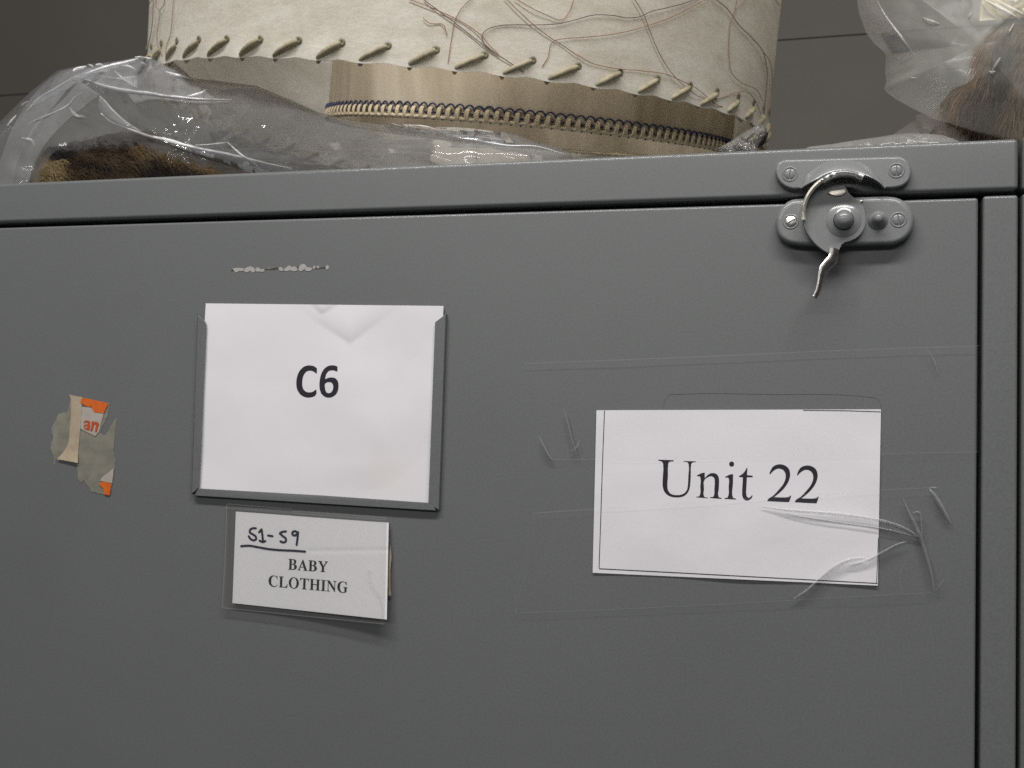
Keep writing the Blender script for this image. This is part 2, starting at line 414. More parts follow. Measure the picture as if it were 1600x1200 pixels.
def screw(px, py, off, ang, parent, mat, r=.0026):
    c = P(px, py, -off); mb = MB()
    for s in (-1, 1):
        pts = []; g = .00034
        for q, hh in ((1.0, 0.0), (.97, .00028), (.75, .0006), (.4, .00078), (.16, .00082)):
            row = []
            for k in range(13):
                a = PI * k / 12; x = math.cos(a) * r * q; yv = max(g, math.sin(a) * r * q) * s
                X = x * math.cos(ang) - yv * math.sin(ang); Z = x * math.sin(ang) + yv * math.cos(ang)
                row.append(Vector((c.x + X, c.y - hh, c.z + Z)))
            pts.append(row)
        low = [Vector((p.x, c.y + .0006, p.z)) for p in pts[0]]
        mb.grid([low] + pts)
        last = pts[-1]; mb.add(last, [tuple(range(len(last)))])
        mb.add([v for k in (0, -1) for v in ()], [])
        e = [[row[-1], row[0]] for row in [low] + pts]; mb.grid(e)
    mb.build('screw', mat, parent, 40)
    mb = MB(); mb.lathe(c, [(r * 1.02, -.0006), (r * 1.06, .0001), (r * 1.18, .0004), (r * 1.38, .0003), (r * 1.55, -.0003)], 28)
    mb.build('screw_collar', PAINT_LATCH, parent, 60)
screw(1180 + 250 / 4.614, 220 + 240 / 4.614, .0043, PI / 2 - .1, keeper, PAINT_LATCH)
screw(1180 + 1018 / 4.614, 220 + 215 / 4.614, .0043, PI / 2 + .03, keeper, PAINT_LATCH)

# --- latch body on the door
base = C5([(330, 418), (260, 428), (195, 475), (155, 545), (150, 620), (172, 690), (225, 732), (320, 752), (450, 757), (700, 755), (900, 750), (1010, 742), (1085, 705), (1130, 650), (1148, 580), (1135, 510), (1090, 450), (1030, 415), (950, 403), (800, 406), (560, 412)])
bm = bmesh.new(); plate_rounded(bm, smoothpath(base, 4, closed=True, corner=80), .0064, -.0004, .0022)
latch = frombm('latch', bm, PAINT_LATCH, cab, 35)
screw(1180 + 257 / 4.614, 220 + 583 / 4.614, .0063, .5, latch, STEEL)
screw(1180 + 1032 / 4.614, 220 + 570 / 4.614, .0063, PI / 2 + .15, latch, PAINT_LATCH)
mb = MB(); mb.lathe(P(1371.5, 345, -.0060), [(.0052, 0), (.0046, .0004), (.0038, .0012), (.0031, .0024), (.0026, .0038), (.0023, .0052), (.0018, .0062), (.0009, .0067), (.0, .0068)], 28)
mb.build('stop_stud', PAINT_LATCH, latch, 60)
# cam: dished spiral plate with a standing rim
spiral = smoothpath([(1298, 398), (1284, 390), (1271, 379), (1261.5, 366), (1256, 353), (1253.5, 338), (1254, 325), (1258, 311), (1266, 297), (1275, 287), (1284, 280)], 5, corner=90)
topb = smoothpath([(1284, 280), (1292, 274), (1303, 269), (1318, 266.5), (1335, 268.5), (1350, 274)], 6, corner=90)
rightside = smoothpath([(1340, 312), (1347, 320), (1351.5, 332), (1352.5, 344), (1349, 358), (1341, 369), (1331, 375), (1319, 379), (1311, 386), (1309, 396), (1305, 401), (1298, 398)], 4, corner=120)
plate = spiral + [(1296, 284), (1322, 289), (1324, 302), (1332, 307)] + rightside[:-1]
bm = bmesh.new(); slab(bm, plate, .0098, .0078, .0005, 2); camo = frombm('cam', bm, PAINT_LATCH, latch, 35)
n = len(spiral); mb = MB(); rows = []
path = [(p, .0104 + .0052 * (i / n) ** 1.3) for i, p in enumerate(spiral)] + [(p, .0156 + .0012 * math.sin(PI * i / len(topb))) for i, p in enumerate(topb[1:])]
c0 = P(1318, 335, -.0098)
cols = []
for i, (p, off) in enumerate(path):
    a = P(p[0], p[1], -off); inn = (Vector((c0.x, a.y, c0.z)) - a).normalized(); th = .0010 if i < n else .0020
    cols.append([Vector((a.x, -.0085, a.z)), Vector((a.x, -off + .0004, a.z)), a + inn * .0003, a + inn * (th - .0003), Vector((a.x, -off + .0005, a.z)) + inn * th, Vector((a.x, -.0085, a.z)) + inn * th])
cut1 = int(n * .46); cut2 = n - 2
def strip(a, b, name, mat, parent):
    mb = MB(); r = cols[a:b + 1]; mb.grid(r, True)
    if mat is not PAINT_LATCH: mb.tube([(q[2] + q[3]) / 2 for q in r], .00105 if mat is METAL else .0013, 8)
    for e in (r[0], r[-1]): mb.add(e, [tuple(range(6))])
    return mb.build(name, mat, parent, 45)
strip(0, cut1, 'cam_rim', PAINT_LATCH, camo); tag(strip(cut1, cut2, 'cam_rim', METAL, camo), 'rim worn to brassy bare metal'); tag(strip(cut2, len(cols) - 1, 'hook', STEEL, camo), 'bright steel hook of the cam')
bm = bmesh.new(); slab(bm, C8([(445, 360), (500, 325), (690, 300), (705, 345), (650, 385), (560, 398), (520, 370)]), .0108, .0095, .0003, 2)
frombm('bare_patch', bm, METAL, camo, 35)
bm = bmesh.new(); slab(bm, C8([(870, 470), (900, 445), (935, 450), (905, 482)]), .0080, .0060, .0003, 2); frombm('catch_tip', bm, METAL, camo, 35)
mb = MB(); tp = [(1304, 390), (1304, 399), (1301, 406), (1294, 412), (1287, 420), (1283, 431), (1281, 443), (1278, 455), (1273, 465)]
mb.tube([P(x, y, -(.0095 + .0008 * i)) for i, (x, y) in enumerate(tp)], [.0031, .0030, .0028, .0026, .0023, .0019, .0016, .0014, .0012], 12, .45, up=(0.75, -.8, .3))
tail = mb.build('handle', plain('dark_worn_metal', (.42, .40, .38), .28, 1.0, .3, 500), camo, 60)
mb = MB(); c = P(1318, 345, -.0098)
mb.lathe(c, [(.0084, -.0003), (.0074, .0003), (.0062, .0007), (.0050, .0012), (.0046, .0014)], 36)
mb.build('washer', PAINT_LATCH, camo, 60)
mb = MB(); mb.lathe(c, [(.0043, .0), (.0043, .0022), (.0040, .0036), (.0033, .0048), (.0022, .0056), (.0010, .0059), (0, .0060)], 36)
kn = mb.build('pivot_knob', PAINT_LATCH, camo, 60)

# --- label holder: three folded rails
holder_back = [(309, 494), (696, 493), (686, 797), (298, 774)]
bm = bmesh.new(); slab(bm, [(313, 500), (690, 500), (680, 788), (303, 766)], .0004, -.0004)
hold = frombm('label_holder', bm, PAINT, cab)
def rail(outline, outer, name):
    """front lip as a thin plate plus the wall that folds back to the door along `outer`"""
    bm = bmesh.new(); slab(bm, outline, .0030, .0023, .0003, 2)
    mb = MB(); a = [P(x, y, -.0028) for x, y in outer]
    inw = sum((P(x, y, -.0026) for x, y in outline), Vector()) / len(outline)
    rows = []
    for p in a:
        d = (inw - p); d.y = 0; d.normalize()
        rows.append([Vector((p.x, 0.0002, p.z)), Vector((p.x, -.0028, p.z)), Vector((p.x, -.0028, p.z)) + d * .0006, Vector((p.x, .0002, p.z)) + d * .0006])
    n = len(bm.verts)
    vs_ = [[bm.verts.new(q) for q in r] for r in rows]
    for i in range(len(vs_) - 1):
        for j in range(4): bm.faces.new((vs_[i][j], vs_[i][(j + 1) % 4], vs_[i + 1][(j + 1) % 4], vs_[i + 1][j]))
    for r in (vs_[0], vs_[-1]): bm.faces.new(r)
    return frombm(name, bm, PAINT, hold, 35)
rail([(308.7, 491), (320.5, 503), (321.5, 508), (310.5, 761), (299, 772.5)], [(308.7, 491), (299, 772.5)], 'rail')
rail([(696.5, 490.5), (679.5, 503.5), (669, 786), (677, 792), (685.5, 797)], [(696.5, 490.5), (685.5, 797)], 'rail')
rail([(310, 763.2), (500, 774), (668, 785.5), (676, 791), (681, 798), (500, 786.5), (303, 774.5)], [(303, 774.5), (500, 786.5), (681, 798)], 'rail')

# --- chipped paint streak
mb = MB(); C9 = lambda pts: crop(pts, 8, 340, 390)
for l in ([(185, 235), (250, 228), (330, 235), (320, 262), (270, 268), (225, 285), (205, 265)], [(325, 262), (345, 235), (440, 218), (465, 250), (460, 280), (430, 285), (405, 262), (375, 285), (345, 275)],
          [(472, 240), (500, 222), (540, 245), (585, 240), (580, 270), (530, 275), (475, 265)], [(630, 228), (650, 225), (640, 245)], [(758, 225), (800, 220), (825, 260), (780, 265)],
          [(828, 255), (850, 228), (900, 200), (925, 225), (900, 258), (845, 268)], [(905, 258), (930, 218), (975, 215), (1000, 245), (985, 266)], [(1012, 235), (1035, 195), (1070, 178), (1105, 200), (1118, 225), (1085, 240), (1060, 265), (1020, 265)],
          [(1085, 245), (1120, 222), (1185, 230), (1175, 255), (1110, 265)], [(1190, 225), (1215, 200), (1230, 205), (1205, 245)], [(1240, 215), (1262, 198), (1270, 225), (1250, 235)], [(1350, 215), (1370, 195), (1392, 210), (1385, 240), (1365, 250), (1352, 235)]):
    flat(mb, [C9(smoothpath(l, 3, True, 95))], .00022)
ch = mb.build('chipped_paint', plain('bare_primer', (.38, .36, .345), .8, var=.1, scale=900), door)
ch['label'] = 'pale streak where the door paint is chipped'
mb = MB()
for l in ([(165, 262), (190, 238), (205, 262), (200, 272)], [(585, 238), (650, 246), (720, 226), (758, 222), (765, 240), (700, 250), (640, 254), (600, 250)], [(985, 215), (1015, 212), (1000, 240)], [(1210, 240), (1250, 236), (1300, 222), (1345, 215), (1350, 232), (1290, 235), (1240, 245)]):
    flat(mb, [C9(l)], .00015)
mb.build('dark_scratch', plain('dark_scratch', (.04, .04, .04), .7), door)
mb = MB()
ribbon(mb, smoothpath([(1037, 637), (1039, 625), (1046, 617), (1060, 616), (1200, 616), (1355, 620), (1370, 622), (1376, 632), (1377, 640)], 5), .6, .00012)
mb.build('old_label_mark', plain('grime', (.10, .10, .10), .5), door)

# ------------------------------------------------------------------ paper cards
def quadgrid(c, nu, nv, off, mat, name, parent=None, smooth=60, thick=.0):
    c = [np.array(q, float) for q in c]; rows = []
    for j in range(nv + 1):
        v = j / nv; row = []
        for i in range(nu + 1):
            u = i / nu; q = (c[0] * (1 - u) + c[1] * u) * (1 - v) + (c[3] * (1 - u) + c[2] * u) * v
            row.append(P(q[0], q[1], -off(q[0], q[1], u, v)))
        rows.append(row)
    mb = MB(); mb.grid(rows)
    if thick:
        back = [[p + Vector((0, thick, 0)) for p in r] for r in rows]; mb.grid(back)
        for e, g in ((rows[0], back[0]), (rows[-1], back[-1])): mb.grid([e, g])
        mb.grid([[r[0] for r in rows], [r[0] for r in back]]); mb.grid([[r[-1] for r in rows], [r[-1] for r in back]])
    return mb.build(name, mat, parent, smooth)

def tent(x, y, a, b, c, h):
    """height of a crease triangle a-b-c (pixels): 0 on its rim, h at its tip b, sharp along the two lines to b"""
    def side(p, q): return ((q[0] - p[0]) * (y - p[1]) - (q[1] - p[1]) * (x - p[0])) / math.hypot(q[0] - p[0], q[1] - p[1])
    d = min(side(b, a), side(c, b))
    return d
def c6off(x, y, u=0, v=0):
    h = .0011 + .0010 * noise.noise(Vector((x / 120, y / 120, 3))) + .00007 * noise.noise(Vector((x / 34, y / 34, 8)))
    # two folded dents below the top edge
    def dent(ax, ay, bx, by, cx, cy, k, D):
        s1 = ((bx - ax) * (y - ay) - (by - ay) * (x - ax)) / math.hypot(bx - ax, by - ay)
        s2 = ((cx - bx) * (y - by) - (cy - by) * (x - bx)) / math.hypot(cx - bx, cy - by)
        d = max(0.0, min(-s1, -s2))
        return k * D * (1 - math.exp(-d / D)) * math.exp(-(math.hypot(x - bx, y - by) / (D * 3.6)) ** 2)
    h += dent(483, 472, 502, 491, 535, 472, .00013, 9) + dent(445, 470, 547, 537, 640, 466, .000085, 17)
    r = math.hypot(x - 545, y - 520); h += .00014 / (1 + math.exp((r - 100) / 5)) * max(0, min(1, (x - 570) / 40))
    if u > 0 or v > 0:
        e = min(u, 1 - u); 
    return max(.0006, min(.0030, h))
card = thing('name_card', 'creased white card reading C6 standing in the metal label holder', 'card')
quadgrid([(321.5, 474), (693, 478), (679, 792), (304.5, 769)], 130, 110, c6off, PAPER, 'sheet', card, 30, .0003)
mb = MB(); C3 = lambda pts: crop(pts, 17.143, 450, 560)
Cg = [(775, 265), (770, 400), (745, 395), (690, 350), (640, 330), (580, 325), (510, 340), (450, 395), (405, 480), (385, 580), (380, 680), (395, 780), (430, 850), (490, 895), (560, 910), (640, 900), (700, 870), (745, 830), (755, 850), (750, 960), (735, 985), (680, 1020), (600, 1042), (520, 1045), (430, 1025), (340, 970), (270, 880), (230, 770), (222, 650), (235, 520), (280, 385), (350, 285), (430, 220), (520, 190), (620, 190), (710, 215)]
S6 = [(1325, 220), (1322, 350), (1300, 345), (1240, 322), (1170, 315), (1100, 330), (1040, 390), (1010, 460), (995, 560), (1060, 525), (1150, 510), (1240, 520), (1310, 570), (1345, 650), (1352, 750), (1335, 860), (1290, 950), (1220, 1010), (1140, 1042), (1060, 1045), (980, 1020), (900, 950), (860, 860), (842, 740), (848, 600), (870, 480), (910, 370), (980, 270), (1070, 205), (1170, 185), (1260, 192)]
S6h = [(985, 680), (1040, 640), (1110, 630), (1170, 650), (1205, 710), (1210, 790), (1190, 860), (1150, 910), (1090, 930), (1040, 915), (1005, 860), (988, 770)]
t6 = lambda x, y: c6off(x, y) + .00014
flat(mb, [C3(smoothpath(Cg, 3, True))], t6)
flat(mb, [C3(smoothpath(S6, 3, True)), C3(smoothpath(S6h, 3, True))[::-1]], t6)
mb.build('lettering', INK, card)

def soff(x, y, u=0, v=0):
    return .0009 + .0007 * noise.noise(Vector((x / 110, y / 95, 1))) + .00005 * noise.noise(Vector((x / 17, y / 17, 1))) + .0006 * max(0, (y - 850) / 65) * max(0, (x - 1150) / 220)
sign = thing('unit_sign', 'white paper sign reading Unit 22 held on the door by clear tape', 'sign')
bm_c = [(932, 641), (1376.5, 639.5), (1371.5, 915), (926, 895)]
quadgrid(bm_c, 60, 40, soff, PAPER2, 'sheet', sign, 60, .0002)
mb = MB(); CU = lambda pts: crop(pts, 10, 1020, 700); CT = lambda pts, dx=0, dy=0: crop([(x + dx, y + dy) for x, y in pts], 10, 1140, 700)
U_ = [(88, 182), (325, 190), (325, 207), (265, 213), (245, 228), (240, 260), (235, 450), (228, 560), (232, 640), (262, 700), (310, 728), (370, 735), (440, 730), (500, 700), (535, 650), (548, 580), (555, 440), (560, 260), (552, 232), (530, 216), (482, 212), (484, 202), (675, 208), (672, 218), (625, 224), (605, 240), (598, 270), (592, 420), (582, 580), (568, 650), (535, 710), (480, 752), (420, 768), (360, 770), (290, 760), (220, 725), (175, 670), (155, 600), (155, 480), (163, 270), (158, 235), (142, 212), (88, 196)]
n_ = [(685, 430), (800, 385), (812, 386), (810, 470), (860, 420), (905, 395), (960, 393), (1005, 415), (1028, 455), (1035, 520), (1030, 640), (1022, 740), (1035, 768), (1075, 780), (1073, 793), (895, 780), (895, 768), (940, 762), (955, 740), (962, 640), (968, 520), (960, 470), (935, 445), (900, 440), (860, 455), (810, 490), (800, 640), (795, 735), (810, 765), (860, 773), (858, 783), (680, 770), (680, 760), (725, 752), (737, 730), (742, 600), (745, 470), (735, 440), (700, 438)]
i_ = [(1130, 450), (1240, 408), (1255, 410), (1252, 560), (1243, 740), (1255, 778), (1300, 792), (1298, 804), (1120, 793), (1122, 781), (1165, 775), (1180, 745), (1185, 600), (1190, 490), (1180, 460), (1135, 460)]
t_ = [(1345, 440), (1400, 405), (1440, 360), (1470, 305), (1478, 308), (1472, 425), (1560, 432), (1560, 456), (1470, 456), (1462, 620), (1460, 720), (1475, 765), (1505, 775), (1530, 760), (1550, 735), (1560, 742), (1545, 780), (1510, 808), (1470, 820), (1425, 800), (1400, 750), (1396, 680), (1402, 560), (1408, 458), (1345, 450)]
two = [(622, 400), (640, 350), (680, 290), (740, 260), (800, 255), (870, 275), (925, 325), (945, 395), (938, 470), (905, 550), (840, 640), (760, 715), (690, 768), (800, 772), (900, 768), (935, 758), (952, 738), (962, 745), (945, 800), (928, 845), (760, 838), (590, 828), (592, 815), (680, 745), (770, 650), (840, 560), (875, 470), (872, 400), (845, 350), (800, 325), (750, 322), (700, 345), (660, 380), (635, 410)]
ts = lambda x, y: soff(x, y) + .0001
for g in (U_, n_, i_, t_): flat(mb, [CU(smoothpath(g, 3, True, 55))], ts)
flat(mb, [CU([(1232 + 39 * math.cos(a), 250 + 40 * math.sin(a)) for a in np.linspace(0, 2 * PI, 20)[:-1]])], ts)
flat(mb, [CT(smoothpath(two, 3, True, 55))], ts); flat(mb, [CT(smoothpath(two, 3, True, 55), 430, 18)], ts)
mb.build('lettering', INK, sign)
mb = MB()
tb = lambda x, y: soff(x, y) + .00013
ribbon(mb, [(944.5, 641.5), (941.5, 720), (939, 800), (936, 887.5)], 1.2, tb); mb.build('border_line', INK, sign); mb = MB(); ribbon(mb, [(936, 888.5), (1080, 896), (1220, 903.5), (1371, 911.5)], 1.3, tb); mb.build('border_line', INK, sign); mb = MB()
ribbon(mb, [(1255, 641), (1320, 641.6), (1376, 643.4)], 1.0, tb); mb.build('border_line', INK, sign); mb = MB(); ribbon(mb, [(1372.5, 840), (1371, 880), (1369.5, 910.5)], .9, tb)
mb.build('border_line', INK, sign)

# --- sleeve with the small label
def sloff(x, y, u=0, v=0):
    u = (x - 360) / 250; v = (y - 800) / 165
    return .0010 + .0036 * max(0, u) ** 2 * max(0, v) + .0016 * max(0, v)
sleeve = thing('plastic_sleeve', 'clear plastic sleeve stuck below the label holder around a small card', 'label sleeve')
C7 = lambda pts: crop(pts, 4.706, 320, 760)
sq = C7([(162, 128), (1338, 222), (1322, 1012), (128, 892)])
quadgrid(sq, 20, 14, lambda x, y, u, v: sloff(x, y) + .0007, SLEEVE, 'film', sleeve, 60)
mb = MB()
so = lambda x, y: sloff(x, y) + .0009
for pth, w in (([(162, 128), (150, 500), (128, 892)], 1.3), ([(128, 892), (700, 950), (1322, 1012)], 1.6), ([(640, 180), (1000, 205), (1338, 232)], 1.6), ([(640, 196), (1000, 222), (1336, 247)], 1.0), ([(162, 128), (640, 168)], .9)):
    ribbon(mb, smoothpath(C7(pth), 6), w, so)
for pth in ([(1198, 600), (1203, 680), (1235, 760), (1285, 820), (1302, 890), (1304, 965)], [(1216, 600), (1218, 670), (1245, 740), (1300, 815)]): ribbon(mb, smoothpath(C7(pth), 6), .8, so)
mb.build('seam', SLEEVE_EDGE, sleeve)
small = thing('shelf_label', 'small white label marked S1-S9 BABY CLOTHING inside the clear sleeve', 'label')
def cardoff(x, y, u=0, v=0):
    h = sloff(x, y); uu = max(0, (x - 585) / 25)
    return h + .0012 * uu * uu - .00025 * math.exp(-((y - (861 - (x - 480) * .012)) / 2.2) ** 2) * (1 if x > 480 else 0)
quadgrid(C7([(228, 185), (1352, 267), (1338, 979), (203, 858)]), 70, 50, cardoff, PAPER3, 'card', small, 40, .0002)
mb = MB()
tc_ = lambda x, y: cardoff(x, y) + .00012
FONT = {
 'B': (667, [[(20, 662), (340, 662), (450, 650), (560, 600), (580, 500), (540, 400), (430, 350), (560, 320), (620, 250), (625, 170), (580, 70), (470, 15), (330, 0), (20, 0), (20, 20), (70, 25), (100, 50), (105, 100), (105, 560), (100, 610), (70, 638), (20, 642)], [(262, 625), (262, 370), (330, 370), (400, 400), (425, 490), (400, 590), (340, 622)], [(262, 335), (262, 60), (310, 38), (380, 50), (440, 110), (450, 190), (420, 290), (340, 333)]]),
 'A': (722, [[(360, 675), (390, 675), (620, 120), (650, 50), (700, 20), (700, 0), (410, 0), (410, 20), (470, 25), (480, 60), (430, 190), (205, 190), (165, 90), (160, 45), (185, 25), (235, 20), (235, 0), (10, 0), (10, 20), (55, 35), (95, 100), (340, 660)], [(222, 230), (412, 230), (318, 460)]]),
 'Y': (722, [[(10, 662), (320, 662), (320, 642), (275, 635), (270, 605), (400, 370), (520, 560), (540, 610), (525, 636), (470, 642), (470, 662), (710, 662), (710, 642), (660, 625), (600, 550), (450, 310), (450, 90), (465, 40), (500, 22), (545, 20), (545, 0), (190, 0), (190, 20), (250, 28), (285, 60), (290, 100), (290, 290), (100, 590), (60, 630), (10, 642)]]),
 'C': (722, [[(650, 460), (630, 460), (590, 560), (520, 630), (420, 645), (320, 610), (245, 520), (220, 350), (245, 170), (320, 70), (430, 30), (540, 50), (660, 140), (680, 120), (600, 40), (500, -5), (390, -20), (230, 20), (100, 120), (45, 260), (40, 380), (80, 510), (180, 620), (310, 675), (400, 680), (510, 660), (590, 640), (615, 660), (622, 678), (642, 678)]]),
 'L': (667, [[(20, 662), (355, 662), (355, 642), (300, 635), (268, 610), (262, 560), (262, 70), (280, 42), (360, 36), (470, 50), (560, 120), (610, 230), (632, 230), (610, 0), (20, 0), (20, 20), (70, 25), (100, 50), (105, 100), (105, 560), (100, 610), (70, 638), (20, 642)]]),
 'O': (778, [[(389 + 350 * math.cos(a), 330 + 350 * math.sin(a)) for a in np.linspace(0, 2 * PI, 29)[:-1]], [(389 + 185 * math.cos(a), 330 + 315 * math.sin(a)) for a in np.linspace(0, 2 * PI, 29)[:-1]]]),
 'T': (667, [[(30, 662), (640, 662), (645, 490), (620, 490), (580, 590), (500, 625), (415, 630), (415, 100), (425, 45), (460, 24), (510, 20), (510, 0), (158, 0), (158, 20), (210, 24), (248, 45), (258, 100), (258, 630), (170, 625), (95, 590), (52, 490), (28, 490)]]),
 'H': (778, [[(20, 662), (345, 662), (345, 642), (295, 635), (268, 610), (262, 560), (262, 365), (516, 365), (516, 560), (510, 610), (480, 636), (433, 642), (433, 662), (758, 662), (758, 642), (710, 635), (680, 610), (673, 560), (673, 100), (680, 50), (710, 26), (758, 20), (758, 0), (433, 0), (433, 20), (480, 26), (510, 50), (516, 100), (516, 320), (262, 320), (262, 100), (268, 50), (295, 26), (345, 20), (345, 0), (20, 0), (20, 20), (70, 26), (100, 50), (105, 100), (105, 560), (100, 610), (70, 636), (20, 642)]]),
 'I': (389, [[(20, 662), (369, 662), (369, 642), (310, 635), (278, 610), (272, 560), (272, 100), (278, 50), (310, 26), (369, 20), (369, 0), (20, 0), (20, 20), (76, 26), (108, 50), (115, 100), (115, 560), (108, 610), (76, 636), (20, 642)]]),
 'N': (722, [[(15, 662), (230, 662), (565, 235), (565, 540), (550, 610), (520, 636), (465, 642), (465, 662), (705, 662), (705, 642), (650, 632), (622, 605), (612, 540), (612, -18), (590, -18), (160, 525), (160, 130), (175, 55), (205, 28), (265, 20), (265, 0), (15, 0), (15, 20), (70, 28), (100, 55), (112, 130), (112, 580), (80, 625), (15, 642)]]),
 'G': (778, [[(755, 345), (755, 325), (710, 318), (690, 290), (685, 240), (685, 70), (600, 20), (490, -12), (390, -20), (240, 10), (110, 110), (45, 250), (40, 360), (75, 500), (170, 610), (290, 670), (410, 682), (520, 660), (600, 638), (630, 655), (645, 680), (665, 680), (672, 450), (650, 450), (600, 560), (520, 630), (420, 645), (320, 615), (245, 520), (220, 340), (250, 150), (340, 45), (430, 22), (500, 30), (535, 70), (535, 240), (525, 295), (495, 320), (440, 328), (440, 345)]]),
}
def setline(mb, text, x0, y0, x1, y1, cap, off):
    total = sum(FONT[c][0] for c in text); ux, uy = (x1 - x0) / total, (y1 - y0) / total; k = cap / 662; adv = 0
    for c in text:
        w, loops = FONT[c]
        flat(mb, [[(x0 + (adv + x) * ux + .033 * y * k, y0 + (adv + x) * uy - y * k) for x, y in (l if q == 0 else l[::-1])] for q, l in enumerate(loops)], off)
        adv += w
setline(mb, 'BABY', 449.5, 889.8, 512.3, 894.2, 16.8, tc_)
setline(mb, 'CLOTHING', 418.3, 915.8, 543.5, 926.6, 17.0, tc_)
mb.build('printed_lettering', INK, small)
mb = MB(); CH = lambda pts: crop(pts, 13.333, 370, 810); k = 0
for st in ([(395, 205), (330, 205), (280, 235), (270, 285), (330, 330), (395, 380), (400, 430), (360, 455), (290, 430), (248, 372)], [(465, 290), (515, 220), (530, 330), (545, 470)], [(475, 462), (540, 490), (592, 472)], [(652, 355), (742, 370)],
           [(1022, 270), (930, 285), (893, 310), (960, 370), (1020, 420), (1015, 480), (960, 498), (908, 475)], [(1270, 300), (1210, 265), (1160, 290), (1170, 345), (1220, 350), (1268, 305)], [(1275, 285), (1265, 400), (1245, 550)], [(90, 577), (250, 567), (450, 600), (650, 635), (900, 660), (1150, 670), (1420, 690)]):
    o = .00016 + k * 1.2e-5; k += 1
    fo = lambda x, y, o=o: cardoff(x, y) + o
    path = smoothpath(CH(st), 6, corner=75); ribbon(mb, path, 3.3, fo)
    for q, c in enumerate((path[0], path[-1])):
        flat(mb, [[(c[0] + 1.65 * math.cos(t), c[1] + 1.65 * math.sin(t)) for t in np.linspace(0, 2 * PI, 14)[:-1]]], lambda x, y, o=o, q=q: cardoff(x, y) + o + 4e-6 * (q + 1))
mb.build('handwriting', PENINK, small)
mb = MB(); flat(mb, [C7([(1366, 430), (1374, 520), (1364, 620), (1366, 760), (1372, 800), (1350, 806), (1350, 700), (1352, 520)])], .0016)
mb.build('torn_edge', TANPAPER, small)

# --- packing tapes
def tapeoff(x, y, u=0, v=0):
    return .0020 + .0002 * noise.noise(Vector((x / 60, y / 60, 5))) + .0006 * max(0, (y - 850) / 65) * max(0, min(1, (x - 1150) / 220))
def tape(label, corners, edges, folds):
    t = thing('packing_tape', label, 'tape', 'clear tape strips over the sign')
    quadgrid(corners, 60, 14, tapeoff, TAPE, 'strip', t, 60)
    mb = MB()
    for e, w in edges: ribbon(mb, smoothpath(e, 8), w, lambda x, y: tapeoff(x, y) + .0003)
    mb.build('edge', TAPE_EDGE, t)
    for pts, w, h in folds:
        pts = smoothpath(pts, 5, corner=100); n = len(pts); rows = []
        for i, p in enumerate(pts):
            a = np.array(pts[max(0, i - 1)]); b = np.array(pts[min(n - 1, i + 1)]); q = b - a; q = q / (np.linalg.norm(q) + 1e-9); nn = np.array((-q[1], q[0]))
            s = max(.08, math.sin(PI * (i + .2) / (n - .6))) ** .6
            jit = 1 + .25 * noise.noise(Vector((p[0] / 9, p[1] / 9, 2)))
            row = []
            for d, hh in ((-1, 0.05), (-.55, .55), (-.12, 1), (.2, .95), (.6, .45), (1, 0.05)):
                x, y = np.array(p) + nn * d * w * .40 * s * jit; row.append(P(x, y, -(tapeoff(x, y) + .0002 + h * hh * s * jit)))
            rows.append(row)
        mb = MB(); mb.grid(rows); mb.build('wrinkle', TAPE_FOLD, t, 70)
    return t
tape('upper clear tape strip crossing the top half of the Unit 22 sign', [(822, 568), (1529, 540.5), (1528, 706), (862, 718)],
     [([(820, 568), (1100, 557), (1300, 548), (1530, 540)], 1.2), ([(862, 718), (1000, 717), (1200, 712), (1375, 709), (1528, 706)], 1.0), ([(843, 682), (862, 718)], 1.2)],
     [([(843, 683), (850, 698), (858, 713), (863, 719)], 4.5, .0010), ([(882, 640), (887, 660), (894, 688), (903, 716)], 3.5, .0007), ([(893, 705), (902, 698), (905, 688)], 2.5, .0004), ([(1450, 548), (1458, 560), (1466, 585)], 2.0, .0003)])
tape('lower clear tape strip with bright wrinkles over the foot of the Unit 22 sign', [(832, 801), (1464, 762), (1452, 926), (806, 957)],
     [([(832, 802), (930, 795), (1200, 777), (1300, 770), (1465, 761)], 1.2), ([(806, 958), (1000, 950), (1200, 940), (1300, 934), (1455, 926)], .9), ([(805, 930), (808, 945), (804, 958)], .9), ([(1410, 926), (1405, 900), (1412, 880)], .7)],
     [([(1190, 791), (1225, 796), (1262, 799), (1310, 803), (1360, 810), (1400, 820), (1425, 832), (1438, 842)], 6.5, .0016), ([(1215, 800), (1260, 808), (1330, 819), (1380, 826), (1432, 838)], 3.0, .0006),
      ([(1240, 936), (1262, 922), (1285, 900), (1310, 882), (1335, 873), (1350, 872)], 8.0, .0018), ([(1325, 884), (1348, 878), (1364, 871), (1385, 860), (1402, 851), (1418, 846)], 5.5, .0014),
      ([(1411, 778), (1420, 800), (1431, 822), (1440, 845), (1448, 870), (1456, 900), (1460, 924)], 7.0, .0013), ([(1426, 802), (1434, 800), (1440, 820), (1441, 845)], 4.0, .0010), ([(1452, 764), (1461, 775), (1474, 797), (1486, 818)], 8.5, .0012), ([(1452, 763), (1458, 762), (1465, 763)], 3.0, .0006), ([(1462, 924), (1470, 913), (1475, 905)], 2.0, .0004)])

